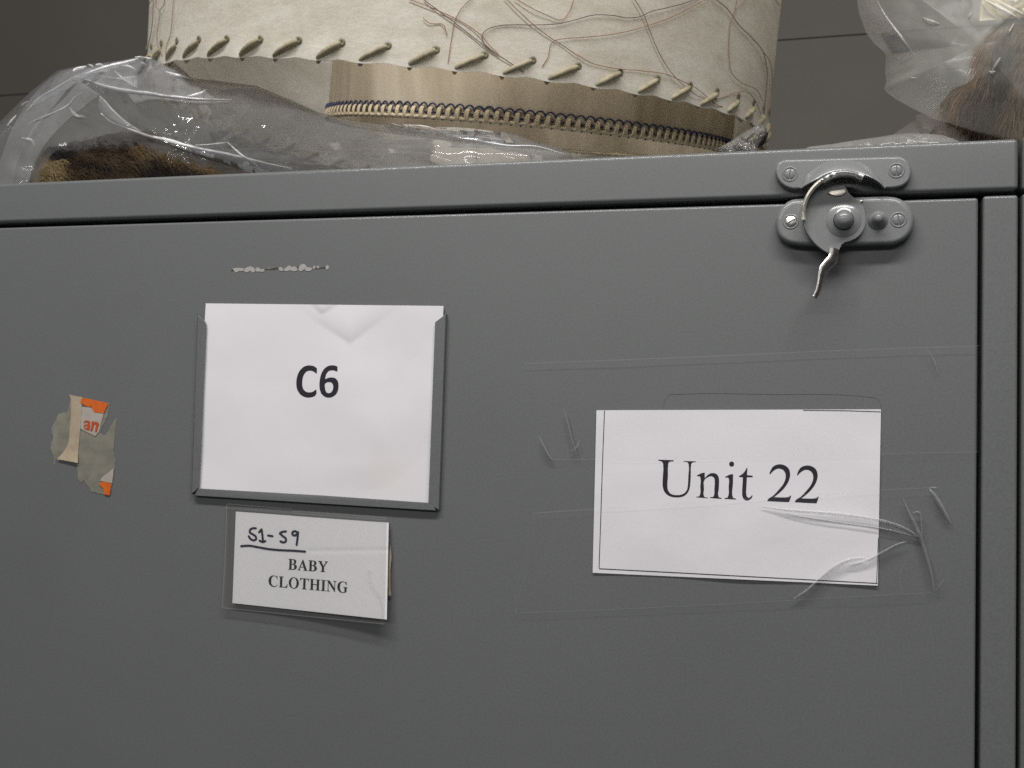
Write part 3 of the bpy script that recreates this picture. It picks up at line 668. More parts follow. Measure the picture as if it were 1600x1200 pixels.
# --- torn sticker
CS = lambda pts: crop(pts, 6.32, 60, 600)
st = thing('torn_sticker', 'torn remains of a paper sticker with orange print on the grey door', 'sticker')
mb = MB()
def ragged(l, amp, seed):
    rr = random.Random(seed); out = []
    for p in smoothpath(l, 9, True, 40): out.append((p[0] + rr.gauss(0, amp), p[1] + rr.gauss(0, amp)))
    return out
res = [(300, 105), (320, 140), (300, 230), (260, 335), (300, 340), (310, 600), (380, 790), (385, 860), (395, 940), (415, 975), (445, 955), (480, 990), (520, 1050), (640, 1090), (705, 1100), (730, 970), (748, 830), (757, 745), (745, 700), (750, 540), (772, 335), (735, 385), (700, 450), (650, 520), (605, 470), (640, 400), (690, 280), (705, 192), (560, 160), (430, 132)]
flat(mb, [CS(ragged(res, 3.2, 1))], .00035)
flat(mb, [CS(ragged([(265, 275), (300, 345), (300, 600), (255, 690), (180, 738), (155, 822), (148, 720), (120, 600), (145, 540), (130, 450), (165, 370), (200, 300)], 3.2, 2))], .00030)
mb.build('tape_residue', RESIDUE, st)
mb = MB(); so_ = lambda x, y: .0006 + .0012 * max(0, (y - 700) / 25) ** 2
strip_ = smoothpath([(305, 105), (432, 132), (425, 280), (412, 450), (395, 640), (388, 780)], 4) ; l2 = smoothpath([(318, 140), (322, 280), (310, 440), (300, 560), (262, 650), (182, 742)], 4)
mb.grid([[P(*CS([tuple(np.array(a) * (1 - t) + np.array(b) * t)])[0], -so_(*CS([tuple(np.array(a) * (1 - t) + np.array(b) * t)])[0])) for a, b in zip(strip_, l2)] for t in (0, .25, .5, .75, 1)])
mb.build('paper_scrap', TANPAPER, st, 60)
mb = MB(); flat(mb, [CS([(430, 225), (490, 230), (530, 235), (555, 280), (645, 292), (620, 380), (600, 470), (560, 515), (530, 500), (470, 470), (415, 440), (425, 300)])], .00065)
mb.build('paper_scrap', PALEPAPER, st); mb = MB()
flat(mb, [CS([(605, 955), (640, 910), (690, 875), (745, 830), (728, 978), (660, 965)])], .0006)
mb.build('paper_scrap', PALEPAPER, st)
mb = MB(); flat(mb, [CS([(432, 133), (560, 160), (690, 190), (668, 240), (645, 290), (600, 285), (550, 275), (530, 245), (525, 222), (490, 226), (450, 205), (412, 182)])], .0008)
mb.build('orange_print', ORANGE, st); mb = MB()
flat(mb, [CS([(615, 966), (665, 966), (722, 985), (710, 1050), (704, 1100), (652, 1090), (640, 1030), (600, 990)])], .0008)
mb.build('orange_print', ORANGE, st)
mb = MB(); CA = lambda pts: crop(pts, 24, 120, 640)
flat(mb, [CA([(255, 470), (290, 420), (370, 400), (450, 415), (492, 460), (497, 600), (475, 772), (420, 770), (330, 740), (275, 690), (260, 620), (275, 560), (400, 545), (405, 500), (370, 470), (320, 478), (300, 500), (260, 500)]), CA([(300, 625), (300, 660), (340, 690), (390, 665), (398, 600), (340, 605)])], .00085)
flat(mb, [CA([(555, 440), (630, 440), (640, 470), (700, 450), (790, 475), (835, 530), (832, 590), (800, 610), (770, 760), (740, 840), (680, 840), (700, 700), (715, 575), (690, 545), (650, 560), (610, 700), (575, 812), (500, 795), (540, 620)])], .00085)
mb.build('lettering', ORANGE2, st)

# ------------------------------------------------------------------ lampshades
class Shade:
    def __init__(s, c, R, th, ro, tp):
        s.c = Vector(c); s.R = R; s.tp = tp; s.A = Matrix.Rotation(ro, 3, 'Y') @ Matrix.Rotation(th, 3, 'X')
    def pt(s, phi, h, dr=0.0):
        r = s.R + s.tp * h + dr
        return s.A @ Vector((r * math.sin(phi), -r * math.cos(phi), h)) + s.c
    def hit(s, px, py):
        d = s.A.transposed() @ (ROT @ Vector(((px - 800) / F, 1.0, (600 - py) / F))); o = s.A.transposed() @ (CAM - s.c)
        a = d.x**2 + d.y**2 - (s.tp * d.z)**2; b = 2 * (o.x * d.x + o.y * d.y - s.tp * d.z * (s.R + s.tp * o.z)); c = o.x**2 + o.y**2 - (s.R + s.tp * o.z)**2
        D = b * b - 4 * a * c
        if D < 0: D = 0
        t = (-b - math.sqrt(D)) / (2 * a); q = o + d * t
        return math.atan2(q.x, -q.y), q.z
SO = Shade((-.2581, .2758, 1.8144), .2408, .2057, .1254, -.0239)
SI = Shade((-.1999, .27, 1.7824), .1559, .2045, .1247, -.02)
def drop(phi):
    phi = (phi + PI) % (2 * PI) - PI
    return -.075 * ((1 - math.cos(phi)) / 2) ** (3 if phi > 0 else 1.35)
NST = 54; PH0 = math.radians(2.0)
def holephi(k): return PH0 + k * 2 * PI / NST
lamp = thing('lampshade', 'large cream parchment lampshade with laced rim and loose brown fibres', 'lampshade')
mb = MB(); n = 432
def shellrow(h, dr, sc=0.0):
    r = []
    for k in range(n):
        a = 2 * PI * k / n; h0 = h; h = h0 + max(0, h0 - .055) / .03 * .05 * math.sin(a / 2) ** 2; hh = h + (drop(a) if h < .05 else 0) * (1 - h / .05 if h < .05 else 0)
        u = ((a - PH0) / (2 * PI / NST)) % 1
        pk = math.sin(PI * u) if sc else 0
        r.append(SO.pt(a, hh - sc * .0017 * pk, dr + sc * .0015 * pk + .0012 * noise.noise(Vector((math.sin(a) * 3, math.cos(a) * 3, h * 12))))); h = h0
    return r
hs = [0, .0015, .004, .008, .013, .02, .03, .045, .055, .0625, .07, .0775, .085]
rows = [shellrow(h, .0006, max(0, 1 - h / .012)) for h in hs]; inner = [shellrow(h, -.0006, max(0, 1 - h / .012)) for h in hs[::-1]]
mb.grid(rows + inner + [rows[0]], True); mb.build('shell', PARCH, lamp, 40)
mb = MB(); av = np.linspace(math.asin(-.83), -PI - math.asin(-.83), 40)
ht = lambda t: .0835 + .05 * math.sin(t / 2) ** 2
for dh in (0, -.0015): mb.add([SO.pt(t, ht(t) + dh, -.0012) for t in av], [tuple(range(40))])
mb.build('added_top_cover', PARCH, lamp, 40)  # unseen cover added to keep direct lamplight off the left inside wall
mb = MB()
for k in range(NST):
    a = holephi(k); b = a - math.radians(3.3 + random.Random(k + 99).gauss(0, .3)); pts = []
    dz = (drop(a) + drop(b)) / 2
    for t in np.linspace(0, 1, 9):
        phi = a + (b - a) * t; h = .0088 * (1 - t) ** .9 + .0004 * t
        pts.append(SO.pt(phi, h + drop(phi), .0008 + .0014 * math.sin(PI * min(1, t * 1.0)) ** .6))
    pts.append(SO.pt(b - .003, -.0020 + drop(b), -.0004)); pts.append(SO.pt(b - .008, .0006 + drop(b), -.0028))
    c = a - 2 * PI / NST
    for t in np.linspace(.15, 1, 5): phi = b + (c - b) * t; pts.append(SO.pt(phi, .0088 * t + drop(phi), -.0026))
    pts.append(SO.pt(c, .0090 + drop(c), -.0008))
    jr = random.Random(k); tk = jr.uniform(.9, 1.15)
    rad = [q * tk for q in (.0018, .0021, .0022, .0022, .0022, .0021, .0021, .0020, .0019)] + [.0015] * 8
    mb.tube(pts, rad[:len(pts)], 10, .8, up=None)
mb.build('lacing', LEATHER, lamp, 60)
EYE = plain('eyelet_edge', (.20, .175, .12), .6, var=.3, scale=200)
for k in range(-16, 17):
    mb = MB(); a = holephi(k); u = SO.pt(a + .01, .0091) - SO.pt(a - .01, .0091); u.normalize(); v = SO.A @ Vector((0, 0, 1)); nrm = (SO.pt(a, .0131, .01) - SO.pt(a, .0131)).normalized(); c = SO.pt(a + .003, .0094, .0010)
    ring = [[c + (u * math.cos(t) + v * math.sin(t)) * r + nrm * h for t in np.linspace(0, 2 * PI, 15)[:-1]] for r, h in ((.0024, 0), (.0021, .0004), (.0013, .0006), (.0004, .0002))]
    mb.grid(ring, True); mb.build('eyelet', EYE, lamp, 60)
CF = lambda pts: crop(pts, 5.333, 600, 0); CG = lambda pts: crop(pts, 5, 900, 0); CL = lambda pts: crop(pts, 6.154, 220, 0)
fib_d = [CF([(335, 0), (450, 90), (560, 170), (700, 280), (830, 380), (960, 470), (1050, 530), (1160, 605)]), CF([(1600, 165), (1450, 200), (1250, 212), (1080, 210), (940, 220), (870, 245), (820, 290), (820, 340), (870, 400), (960, 470)]),
         CG([(0, 155), (120, 122), (260, 122), (420, 142), (500, 128), (560, 97), (700, 62), (880, 10), (960, -30)]), CG([(1040, -25), (1075, 0), (1170, 80), (1250, 190), (1350, 290), (1430, 390), (1465, 520), (1468, 700), (1450, 900)]),
         CL([(146, -20), (148, 150), (130, 300), (100, 420), (80, 530)])]
fib_b = [CF([(215, 0), (340, 45), (480, 105), (620, 170), (740, 245), (810, 300), (870, 375), (950, 455)]), CF([(740, -20), (640, 85), (595, 170), (570, 290), (550, 420), (535, 530)]), CF([(1000, -20), (1120, 100), (1240, 210), (1400, 330), (1480, 380), (1600, 465)]),
         CF([(1090, -10), (1220, 70), (1350, 130), (1480, 165), (1530, 110), (1575, -10)]), CF([(1600, 318), (1500, 325), (1395, 355), (1360, 480), (1310, 560)]),
         CG([(0, 298), (200, 280), (400, 245), (540, 205), (700, 150), (880, 60), (990, 0), (1030, -25)]), CG([(430, -25), (510, 110), (560, 240), (640, 420), (740, 580), (860, 700), (930, 750), (1040, 780), (1130, 760), (1230, 722), (1320, 722), (1380, 790), (1430, 900)]),
         CG([(0, 430), (100, 490), (250, 530), (500, 555), (700, 585), (800, 630), (920, 690), (1010, 760), (1130, 860)]), CG([(1240, -20), (1215, 100), (1195, 150), (1180, 300), (1180, 460), (1200, 580), (1260, 640), (1400, 710), (1440, 790)]), CG([(1320, -20), (1220, 85)]), CG([(1430, 390), (1490, 480), (1510, 600), (1480, 900)]), CG([(1530, -10), (1565, 45)]),
         CL([(180, -20), (185, 80), (210, 105), (240, 60), (258, -10)]), CL([(215, 110), (200, 250), (185, 350), (195, 480), (235, 540)]), CL([(345, -10), (335, 150), (310, 350), (270, 450), (262, 530)]), CL([(140, 0), (95, 70)]), CF([(330, 150), (345, 168), (380, 195), (430, 203), (480, 203), (500, 215), (515, 260), (528, 305)])]
for nm, fl, mt, r in (('dark_fibres', fib_d, FIBRE_DARK, .00026), ('fibres', fib_b, FIBRE, .00022)):
    for f in fl:
        mb = MB(); pts = []
        for q, p in enumerate(smoothpath(f, 7, corner=100)):
            phi, h = SO.hit(*p); h = max(h, .0005); pts.append(SO.pt(phi, h, .0019 + .0003 * math.sin(q * .2)))
        mb.tube(pts, r, 5); mb.build('fibre', mt, lamp, 60)

ish = thing('inner_lampshade', 'smaller tan cloth lampshade with navy and cream braid nested inside the parchment one', 'lampshade')
mb = MB(); n = 360
def irow(h, dr): return [SI.pt(2 * PI * k / n, h, dr + .0016 * noise.noise(Vector((math.sin(2 * PI * k / n) * 5, math.cos(2 * PI * k / n) * 5, h * 3))) + .0008 * noise.noise(Vector((math.sin(2 * PI * k / n) * 17, math.cos(2 * PI * k / n) * 17, h * 6)))) for k in range(n)]
hs = [0, .01, .02, .035, .05, .065, .08, .1]
rows = [irow(h, .0005) for h in hs]; inner = [irow(h, -.0005) for h in hs[::-1]]
mb.grid(rows + inner + [rows[0]], True); mb.build('shell', CLOTH, ish, 50)
mb = MB(); mb.add([SI.pt(2 * PI * k / 90, .098, -.001) for k in range(90)], [tuple(range(90))]); mb.build('added_top_cover', DIFFUSER, ish)  # unseen diffuser added on top to soften the light inside the small shade
mb = MB(); sb = [-1.30, -1.275, -1.25, -1.225, -1.20]; mb.grid([[SI.pt(a, h, .0012 + .0006 * (i % 2)) for i, a in enumerate(sb)] for h in (.001, .02, .04, .06, .09)]); mb.build('seam_band', plain('pale_seam_cloth', (.66, .59, .46), .8, var=.06), ish, 60)
NB = 152; mbc = MB(); mbb = MB()
ring = [SI.pt(2 * PI * k / 400, -.0012 + .0003 * math.sin(k * 2.1), .0012) for k in range(401)]
mbc.tube(ring, .0014, 8, cap=False)
for k in range(NB):
    a0 = 2 * PI * k / NB; w = 2 * PI / NB; dj = .0004 * noise.noise(Vector((k * 1.7, 0, 0)))
    for q in (.16, .30, .44):
        mbc.tube([SI.pt(a0 + w * q, -.0012, .0024), SI.pt(a0 + w * (q + .03), .0015, .0030), SI.pt(a0 + w * (q + .04), .0042 + dj, .0024), SI.pt(a0 + w * (q + .05), .0056 + dj, .0010)], .00055, 5)
    mbb.tube([SI.pt(a0 + w * (.02 + t), .0046 + dj + .0030 * math.sin(PI * t / 1.04) ** .6, .0016 + .0011 * t) for t in np.linspace(0, 1.04, 10)], .00062, 6)
    mbb.tube([SI.pt(a0 + w * (.60 + t), .0018 + dj, .0019) for t in np.linspace(0, .38, 4)], [.0003, .0009, .0009, .0003], 6)
    if k % 1 == 0: mbb.tube([SI.pt(a0 + w * (.66 + t), -.0026, .0022) for t in np.linspace(0, .22, 3)], [.0002, .0005, .0002], 5)
br = mbc.build('braid', BRAID_C, ish, 60); mbb.build('navy_loops', BRAID_B, br, 60)

# ------------------------------------------------------------------ plastic bags and furs
def resample(pts, n):
    p = np.array(pts, float); p = np.vstack([p, p[:1]]); d = np.r_[0, np.cumsum(np.linalg.norm(np.diff(p, axis=0), axis=1))]
    s = np.linspace(0, d[-1], n + 1)[:-1]; return np.stack([np.interp(s, d, p[:, 0]), np.interp(s, d, p[:, 1])], 1)
def ridged(v, o=3):
    s = 0; a = 1
    for i in range(o): s += a * (1 - abs(noise.noise(v * (2 ** i)))) ; a *= .5
    return s - 1.2
def pillow(outline, c, y0, front, back, n=200, m=36, crump=(0, 1), power=.5, seed=0, zmin=None, rim=0.0):
    """closed puffed shell whose silhouette is the outline; y0 depth of its rim, bulging front and back"""
    ol = resample(outline, n); c = np.array(c, float); zmin = ZTOP + .0012 if zmin is None else zmin
    yf = y0 if callable(y0) else (lambda x, y: y0)
    def layer(sgn, depth):
        rows = []
        for i in range(m + 1):
            s = i / m; row = []
            for q in ol:
                p = c + (q - c) * s
                b = max(0, 1 - s * s) ** power
                v = Vector((p[0] / 60 + seed, p[1] / 60, sgn))
                amp = crump[0] * min(1, (1 - s) * 6)
                d = yf(*p) + sgn * depth * b + amp * ridged(v * crump[1])
                w = P(p[0], p[1], d)
                if w.z < zmin: w.z = zmin
                row.append(w)
            rows.append(row)
        return rows
    mb = MB(); mb.grid(layer(-1, front), True); mb.grid(layer(1, back), True)
    return mb
def crease(bvh, paths, name, mat, parent, rad=.00092, dy=.0008, yfall=.03):
    mb = MB()
    for pts, r in paths:
        out = []; sm = smoothpath(pts, 6, corner=100); last = None
        for i, p in enumerate(sm):
            d = (P(p[0], p[1], 1.0) - CAM).normalized(); h = bvh.ray_cast(CAM, d)
            dist = (h[0] - CAM).length if h[0] is not None else last
            if dist is None: dist = (P(p[0], p[1], yfall) - CAM).length
            last = dist if last is None else .6 * last + .4 * dist
            out.append(CAM + d * (last - dy))
        n = len(out); rr = [r * rad * max(.15, math.sin(PI * (i + .4) / (n - .2))) ** .7 * (1 + .3 * noise.noise(Vector((i * .5, r, 0)))) for i in range(n)]
        mb.tube(out, rr, 8, .8)
    return mb.build(name, mat, parent, 70)
def bvhof(o): return BVHTree.FromPolygons([v.co.copy() for v in o.data.vertices], [tuple(p.vertices) for p in o.data.polygons])

def inside(poly, x, y):
    r = False; j = len(poly) - 1
    for i in range(len(poly)):
        xi, yi = poly[i]; xj, yj = poly[j]
        if (yi > y) != (yj > y) and x < (xj - xi) * (y - yi) / (yj - yi) + xi: r = not r
        j = i
    return r
def fur(name, label, outline, c, y0, front, back, colour, flow, count, parent_label=None, length=(.010, .020), group=None, extra=None):
    root = thing(name, label, 'fur', group)
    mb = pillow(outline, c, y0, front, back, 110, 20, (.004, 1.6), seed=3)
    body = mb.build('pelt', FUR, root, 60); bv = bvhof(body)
    def setcol(o, cols):
        at = o.data.color_attributes.new('hair', 'FLOAT_COLOR', 'POINT')
        for i, cc in enumerate(cols): at.data[i].color = (*cc, 1)
    def topx(v):
        q = ROT.transposed() @ (v - CAM); return 800 + F * q.x / q.y, 600 - F * q.z / q.y
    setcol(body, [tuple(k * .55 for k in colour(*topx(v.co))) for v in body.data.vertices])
    xs = [p[0] for p in outline]; ys = [p[1] for p in outline]; V = []; Fc = []; Cc = []
    rnd = random.Random(11); tries = 0
    while len(Fc) < count * 2 and tries < count * 6:
        tries += 1; x = rnd.uniform(max(-40, min(xs)), min(1640, max(xs))); y = rnd.uniform(max(-40, min(ys)), min(310, max(ys)))
        if not inside(outline, x, y): continue
        d = (P(x, y, 1.0) - CAM).normalized(); h = bv.ray_cast(CAM, d)
        if h[0] is None: continue
        p = h[0]; fx, fz = flow(x, y); L = rnd.uniform(*length)
        nz = noise.noise(Vector((x / 14, y / 14, 2))); nz2 = noise.noise(Vector((x / 14, y / 14, 9)))
        t = Vector((fx + .5 * nz + rnd.gauss(0, .18), -.35 + rnd.gauss(0, .15), fz + .5 * nz2 + rnd.gauss(0, .18))).normalized()
        side = t.cross(Vector((0, 1, 0))).normalized() * rnd.uniform(.00018, .00034)
        bend = Vector((0, .0, -.25 * L))
        b0 = p; b1 = p + t * L * .55; b2 = p + t * L + bend
        n0 = len(V); V += [b0 - side, b0 + side, b1 - side * .8, b1 + side * .8, b2]; Fc += [(n0, n0 + 1, n0 + 3, n0 + 2), (n0 + 2, n0 + 3, n0 + 4)]
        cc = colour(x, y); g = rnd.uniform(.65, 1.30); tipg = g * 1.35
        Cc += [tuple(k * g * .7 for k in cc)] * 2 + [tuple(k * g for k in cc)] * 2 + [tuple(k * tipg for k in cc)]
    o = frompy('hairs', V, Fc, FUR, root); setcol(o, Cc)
    if extra: extra(root)
    return root
def mixc(a, b, t): t = max(0, min(1, t)); return tuple(p * (1 - t) + q * t for p, q in zip(a, b))
BLOND = (.27, .20, .10); BROWN = (.095, .064, .036); BLACK = (.018, .014, .014); GOLD = (.135, .09, .042); DKBR = (.040, .025, .014); RUST = (.20, .105, .048)
def blob(x, y, cx, cy, rx, ry): return max(0, 1 - ((x - cx) / rx) ** 2 - ((y - cy) / ry) ** 2)
def col_left(x, y):
    n = noise.noise(Vector((x / 22, y / 12, 0))); c = mixc(BROWN, DKBR, .5 + n)
    c = mixc(c, BLOND, 2.2 * blob(x, y, 70, 262, 30, 40)); c = mixc(c, BLACK, 3 * blob(x, y, 88, 240, 24, 13))
    c = mixc(c, DKBR, 2.5 * blob(x, y, 165, 225, 75, 16)); c = mixc(c, BLACK, 2.0 * blob(x, y, 262, 268, 70, 26)); c = mixc(c, BLACK, 1.2 * blob(x, y, 140, 262, 40, 10))
    d = abs((y - 236) - (x - 210) * .28); c = mixc(c, GOLD, (1.4 - d / 9) if 195 < x < 390 and y > 228 else 0)
    return c
bag1_fur_outline = [(30, 330), (40, 292), (52, 265), (62, 243), (72, 231), (95, 230), (118, 225), (150, 214), (190, 206), (222, 206), (250, 216), (285, 232), (330, 248), (372, 262), (410, 272), (440, 330)]
fur('fur_pelt', 'brown and blond fur with dark patches inside the clear bag under the lampshade', bag1_fur_outline, (200, 290), .075, .030, .10, col_left, lambda x, y: (.9, -.25 if x > 150 else -.1), 9000)
# folded pelt farther back carries the rear rim of the shades
def box_round(name, x0, x1, y0, y1, z0, z1, mat, parent):
    bm = bmesh.new(); box(bm, x0, x1, y0, y1, z0, z1, .02, 4); return frombm(name, bm, mat, parent, 60)
bundle = thing('folded_blanket', 'folded brown blanket lying on the cabinet top behind the lampshade rim', 'blanket')
for i, (a, b) in enumerate(((0, .045), (.046, .090))):
    box_round('fold', -.40, -.06, .46, .585, ZTOP + .001 + a, ZTOP + b, plain('brown_wool', (.10, .07, .05), .9, var=.2, bstr=.4), bundle)

bag1 = thing('plastic_bag', 'clear crinkled plastic bag with brown fur in it slumped under the lampshade', 'bag')
bag1_outline = [(-70, 340), (-60, 270), (-30, 215), (0, 190), (45, 146), (90, 110), (120, 104), (150, 99), (185, 95), (212, 89.5), (235, 89.5), (255, 92), (275, 99), (300, 122), (340, 126), (400, 134), (450, 154), (500, 176), (560, 190), (640, 200), (720, 206), (800, 208), (835, 221), (870, 230), (895, 241), (905, 300), (600, 340), (300, 360)]
def bagdepth(x, y): return .055 + (.045 if x < 330 else .045 - .055 * min(1, (x - 330) / 350))
mb = pillow(bag1_outline, (290, 236), bagdepth, .050, .05, 320, 44, (.0035, 1.15), .5, seed=1)
film1 = mb.build('film', FILM, bag1, 60); bv1 = bvhof(film1)
B1 = lambda pts: crop(pts, 5.454, 0, 80); B2 = lambda pts: crop(pts, 5.714, 200, 80)
crease(bv1, [(B1([(650, 210), (760, 250), (870, 288), (980, 315), (1100, 335), (1200, 350), (1309, 362)]) + B2([(300, 395), (450, 410), (600, 425), (750, 430), (930, 432)]), 1.2),
             (B1([(860, 530), (930, 590), (1050, 645), (1170, 690), (1309, 735)]) + B2([(330, 790), (500, 840), (720, 890), (900, 925), (1080, 965), (1250, 1005), (1460, 1047)]), 1.6),
             (B1([(850, 380), (900, 430), (960, 500), (1040, 575), (1120, 635), (1200, 680)]), .7), (B1([(720, 195), (830, 160), (950, 125), (1080, 95), (1180, 60)]), 1.9),
             (B1([(1040, 125), (1090, 128), (1155, 155)]), 1.2), (B2([(340, 185), (420, 212), (500, 235), (600, 258)]), 1.8), (B2([(530, 402), (600, 390), (660, 370), (695, 345)]), 1.4),
             (B1([(620, 170), (640, 155), (690, 140), (735, 128)]), 1.3), (B1([(750, 115), (775, 122), (800, 140)]), 1.0), (B1([(815, 118), (850, 112), (885, 125)]), 1.0), (B1([(1150, 50), (1200, 52), (1260, 60), (1309, 66)]), 1.0), (B1([(1200, 95), (1250, 118)]), .9),
             (B1([(650, 210), (560, 260), (450, 330), (350, 385), (280, 450), (200, 545)]), .5), (B1([(975, 165), (1040, 225), (1110, 280), (1170, 310)]), .8), (B1([(860, 215), (960, 232), (1080, 225), (1170, 210)]), .5),
             (B1([(700, 350), (640, 390), (590, 450), (480, 515), (340, 570), (240, 620)]), .5), (B1([(600, 480), (640, 550), (690, 560)]), 1.0), (B1([(185, 735), (230, 745), (270, 755), (300, 800)]), .9), (B1([(60, 635), (100, 590), (140, 545)]), .8), (B1([(175, 465), (200, 450), (240, 425)]), .6),
             (B2([(600, 838), (700, 835), (800, 825), (890, 815)]), .5), (B2([(890, 815), (950, 870), (1020, 930), (1110, 985), (1190, 1060)]), .8),
             (crop([(600, 780), (740, 790), (900, 845), (1100, 885), (1250, 910), (1430, 915), (1600, 960)], 4, 480, 0), .75)], 'fold', FILM_FOLD, bag1)
def panel(bvh, e1, e2, mat, parent, name='highlight_overlap', lift=.002, nu=8):
    e1 = smoothpath(e1, 6); e2 = smoothpath(e2, 6); m = 28; g = lambda e, t: np.array(e[int(round(t * (len(e) - 1)))]); rows = []; last = P(*e1[0], .06)
    for i in range(m + 1):
        row = []
        for j in range(nu + 1):
            q = g(e1, i / m) * (1 - j / nu) + g(e2, i / m) * j / nu; d = (P(q[0], q[1], 1.) - CAM).normalized(); h = bvh.ray_cast(CAM, d)
            dist = (h[0] - CAM).length if h[0] is not None else (last - CAM).length
            p = CAM + d * (dist - lift * (.3 + math.sin(PI * j / nu))); last = p; row.append(p)
        rows.append(row)
    mb = MB(); mb.grid(rows); return mb.build(name, mat, parent, 60)
OVER = make_film('pale_streak_film', .21, .7, .14, white=(.85, .86, .90), bumps=[(30, .4, .008)], hazevar=.05, hscale=45, crinkle=45)  # hazy layer over the film, its pale bands paint the bag's lighter streaks
OVER_GLARE = make_film('glare_patch_film', .46, .9, .18, white=(.88, .86, .86), bumps=[(60, .6, .004)], hazevar=.16, hscale=60)  # whiter layer, painted glare spots on the bag
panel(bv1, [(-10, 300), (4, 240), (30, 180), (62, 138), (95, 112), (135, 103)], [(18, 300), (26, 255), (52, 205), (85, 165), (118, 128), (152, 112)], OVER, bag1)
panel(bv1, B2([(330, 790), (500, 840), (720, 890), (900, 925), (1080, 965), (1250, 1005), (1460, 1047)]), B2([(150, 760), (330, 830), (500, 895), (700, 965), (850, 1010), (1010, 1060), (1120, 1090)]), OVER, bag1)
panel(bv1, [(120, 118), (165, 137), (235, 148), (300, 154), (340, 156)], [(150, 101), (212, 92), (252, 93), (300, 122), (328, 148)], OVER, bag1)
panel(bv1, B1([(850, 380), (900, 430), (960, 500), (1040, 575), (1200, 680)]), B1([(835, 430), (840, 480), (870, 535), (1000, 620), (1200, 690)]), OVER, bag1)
panel(bv1, B1([(840, 200), (1000, 222), (1100, 222), (1165, 213)]), B1([(990, 240), (1070, 258), (1120, 290), (1172, 315)]), OVER_GLARE, bag1)
panel(bv1, B1([(700, 205), (820, 165), (940, 130), (1080, 95), (1125, 88)]), B1([(730, 190), (830, 150), (950, 112), (1080, 84), (1120, 80)]), OVER_GLARE, bag1)
panel(bv1, B2([(360, 190), (430, 205), (520, 228), (600, 252)]), B2([(370, 212), (430, 228), (520, 250), (596, 262)]), OVER_GLARE, bag1)
panel(bv1, B1([(600, 470), (620, 500), (660, 535), (700, 545)]), B1([(605, 495), (625, 540), (650, 565), (735, 565)]), OVER_GLARE, bag1)
panel(bv1, B1([(180, 735), (220, 738), (260, 750), (300, 785)]), B1([(195, 755), (225, 765), (265, 775), (290, 825)]), OVER_GLARE, bag1)
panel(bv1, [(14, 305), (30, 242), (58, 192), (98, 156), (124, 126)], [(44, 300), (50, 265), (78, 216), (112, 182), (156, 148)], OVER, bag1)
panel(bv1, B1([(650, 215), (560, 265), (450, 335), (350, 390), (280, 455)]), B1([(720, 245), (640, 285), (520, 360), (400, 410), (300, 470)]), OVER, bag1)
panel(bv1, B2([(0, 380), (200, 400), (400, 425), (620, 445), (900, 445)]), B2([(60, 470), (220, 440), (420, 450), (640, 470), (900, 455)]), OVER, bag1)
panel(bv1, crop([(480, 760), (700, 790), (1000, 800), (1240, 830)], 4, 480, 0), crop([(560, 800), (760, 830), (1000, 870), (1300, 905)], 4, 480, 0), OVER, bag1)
# crumpled free end at the right corner of the shade, with a dark tie
end = [(1118, 233), (1140, 222), (1160, 208), (1178, 198), (1190, 193), (1199, 200), (1197, 212), (1188, 222), (1180, 240), (1150, 250)]
mb = pillow(end, (1162, 222), .05, .010, .014, 80, 16, (.005, 3.0), .5, seed=5); en = mb.build('crumpled_end', make_film('crumpled_film', .28, 1.0, .15, white=(.62, .58, .54), bumps=[(90, .8, .004)]), bag1, 60)
mb = MB(); mb.tube([P(x, y, .052) for x, y in smoothpath([(1180, 226), (1188, 222), (1192, 214), (1194, 207)], 4)], [.0022] * 13, 8); mb.build('tie', plain('dark_tie', (.02, .016, .014), .7), bag1, 60)

# right hand bag
def col_right(x, y):
    n = noise.noise(Vector((x / 20, y / 26, 4))); c = mixc(RUST, BROWN, .5 + 1.4 * n)
    c = mixc(c, BLACK, 1.6 * blob(x, y, 1578, 92, 26, 60)); c = mixc(c, DKBR, 1.8 * blob(x, y, 1545, 160, 40, 42)); c = mixc(c, BLACK, 1.5 * blob(x, y, 1545, 190, 22, 14)); c = mixc(c, RUST, 1.2 * blob(x, y, 1540, 80, 12, 50)); return mixc(c, GOLD, .5 * blob(x, y, 1590, 180, 26, 40))
fur('fur_pelt', 'rusty brown fur with a black streak inside the milky plastic bag', [(1558, 38), (1572, 26), (1600, 22), (1680, 10), (1690, 245), (1600, 250), (1560, 235), (1525, 205), (1492, 172), (1478, 155), (1486, 140), (1512, 130), (1526, 118), (1532, 98), (1535, 72), (1544, 48)], (1595, 135), .085, .020, .08, col_right, lambda x, y: (-.35, -.9), 6000)
pk = thing('wrapped_packet', 'cream wrapped packet with shiny folds at the top of the milky bag', 'packet')
bm = bmesh.new()
pko = [(1536, -40), (1534, 5), (1531, 33), (1560, 30), (1600, 27), (1690, 22), (1690, -60)]
f_ = [P(x, y, .075) for x, y in pko]; b_ = [p + Vector((.004, .03, .014)) for p in f_]
fv = [bm.verts.new(p) for p in f_]; bv_ = [bm.verts.new(p) for p in b_]; ff = bm.faces.new(fv); bm.faces.new(bv_[::-1])
for i in range(len(fv)): bm.faces.new((fv[i], bv_[i], bv_[(i + 1) % len(fv)], fv[(i + 1) % len(fv)]))
bmesh.ops.bevel(bm, geom=list(ff.edges), offset=.004, segments=3, affect='EDGES')
frombm('wrapping', bm, CREAM, pk, 40)
mb = MB()
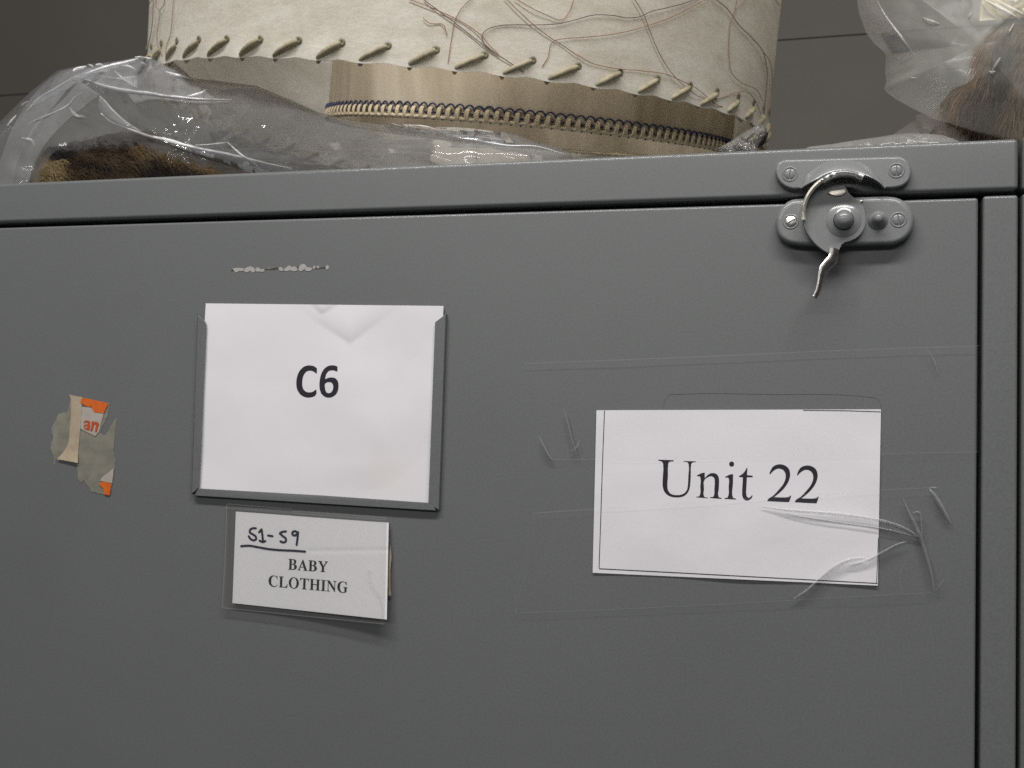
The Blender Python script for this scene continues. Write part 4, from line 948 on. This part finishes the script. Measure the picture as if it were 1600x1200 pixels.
for a, b, r in (((1538, 0), (1594, 30), .0018), ((1552, -2), (1612, 30), .0012), ((1566, -6), (1590, 6), .0022), ((1580, 10), (1600, -6), .0016), ((1598, 14), (1620, 26), .0026)):
    mb.tube([P(a[0] * (1 - t) + b[0] * t, a[1] * (1 - t) + b[1] * t, .0735 - .003 * math.sin(PI * t)) for t in np.linspace(0, 1, 8)], [r * max(.25, math.sin(PI * (i + .5) / 8)) for i in range(8)], 8, .7)
mb.build('fold', plain('glossy_wrap', (.80, .74, .62), .2, var=.05), pk, 60)

bag2 = thing('plastic_bag', 'milky plastic bag hanging over the cabinet corner above the latch', 'bag')
bag2_outline = [(1330, -90), (1338, -10), (1342, 20), (1349, 40), (1354, 53), (1366, 68), (1383.5, 83), (1384, 100), (1382.5, 118), (1386, 124), (1381, 141), (1400, 155), (1425, 169), (1455, 184), (1490, 197), (1520, 208), (1560, 220), (1600, 230), (1690, 260), (1740, 60), (1720, -110)]
mb = pillow(bag2_outline, (1530, 70), .075, .045, .09, 220, 36, (.0022, .6), .5, seed=8)
film2 = mb.build('film', FILM_MILK, bag2, 60); bv2 = bvhof(film2)
B6 = lambda pts: crop(pts, 5, 1330, 0)
crease(bv2, [(B6([(200, 0), (260, 110), (330, 210), (390, 290), (440, 360), (490, 430)]), 1.0), (B6([(560, 140), (610, 165), (690, 188)]), 1.5), (B6([(300, 280), (330, 268), (360, 250)]), .8), (B6([(190, 262), (230, 258), (260, 262)]), .5), (B6([(1100, 560), (1130, 510), (1165, 450)]), 1.0), (B6([(1075, 555), (1100, 568), (1130, 555)]), .9), (B6([(1230, 260), (1250, 220), (1275, 180)]), .7), (B6([(460, 605), (510, 612)]), .5), (B6([(920, 140), (940, 90)]), .5)], 'fold', FILM_MILK_FOLD, bag2)
# strip of doubled film along the left side seam
mb = MB(); s1 = smoothpath(B6([(100, -60), (130, 60), (180, 180), (240, 290), (300, 390), (380, 490)]), 5); s2 = smoothpath(B6([(185, -60), (225, 60), (290, 170), (360, 270), (430, 360), (485, 430)]), 5)
rows = []
for a, b in zip(s1, s2):
    row = []
    for t in np.linspace(0, 1, 5):
        x = a[0] * (1 - t) + b[0] * t; y = a[1] * (1 - t) + b[1] * t; d = (P(x, y, 1.) - CAM).normalized(); h = bv2.ray_cast(CAM, d); row.append((h[0] - d * .002) if h[0] is not None else P(x, y, .06))
    rows.append(row)
mb.grid(rows); mb.build('seam_strip', make_film('doubled_film', .10, .3, .3, white=(.45, .45, .48), tint=(.85, .85, .88)), bag2, 60)

loose = thing('plastic_bag', 'flat empty plastic bag lying on the cabinet top below the milky bag', 'bag')
flatb = [(1250, 240), (1262, 229.5), (1300, 225), (1345, 218), (1395, 210.5), (1420, 208), (1450, 209), (1472, 211), (1488, 216), (1503, 223), (1520, 240)]
mb = pillow(flatb, (1400, 232), .028, .008, .012, 120, 14, (.0028, 2.2), .5, seed=12); mb.build('film', make_film('pinkish_film', .24, .7, .2, white=(.80, .76, .74), bumps=[(60, .7, .004)], hazevar=.1), loose, 60)
fold2 = [(1393, 212), (1428, 188), (1431, 180), (1440, 178), (1470, 188), (1510, 205), (1530, 225), (1520, 245), (1400, 245)]
mb = pillow(fold2, (1450, 215), .075, .012, .02, 100, 14, (.003, 2.0), .5, seed=15); mb.build('fold', make_film('grey_film', .22, .3, .3, white=(.62, .58, .53)), loose, 60)
fur('fur_pelt', 'flat end of brown fur lying on the cabinet top behind the empty bag', [(1446, 260), (1450, 212), (1462, 196), (1480, 195), (1510, 205), (1560, 222), (1600, 260)], (1510, 240), .125, .012, .06, lambda x, y: mixc((.14, .085, .05), BROWN, .5 + noise.noise(Vector((x / 15, y / 15, 6)))), lambda x, y: (.8, -.3), 900)
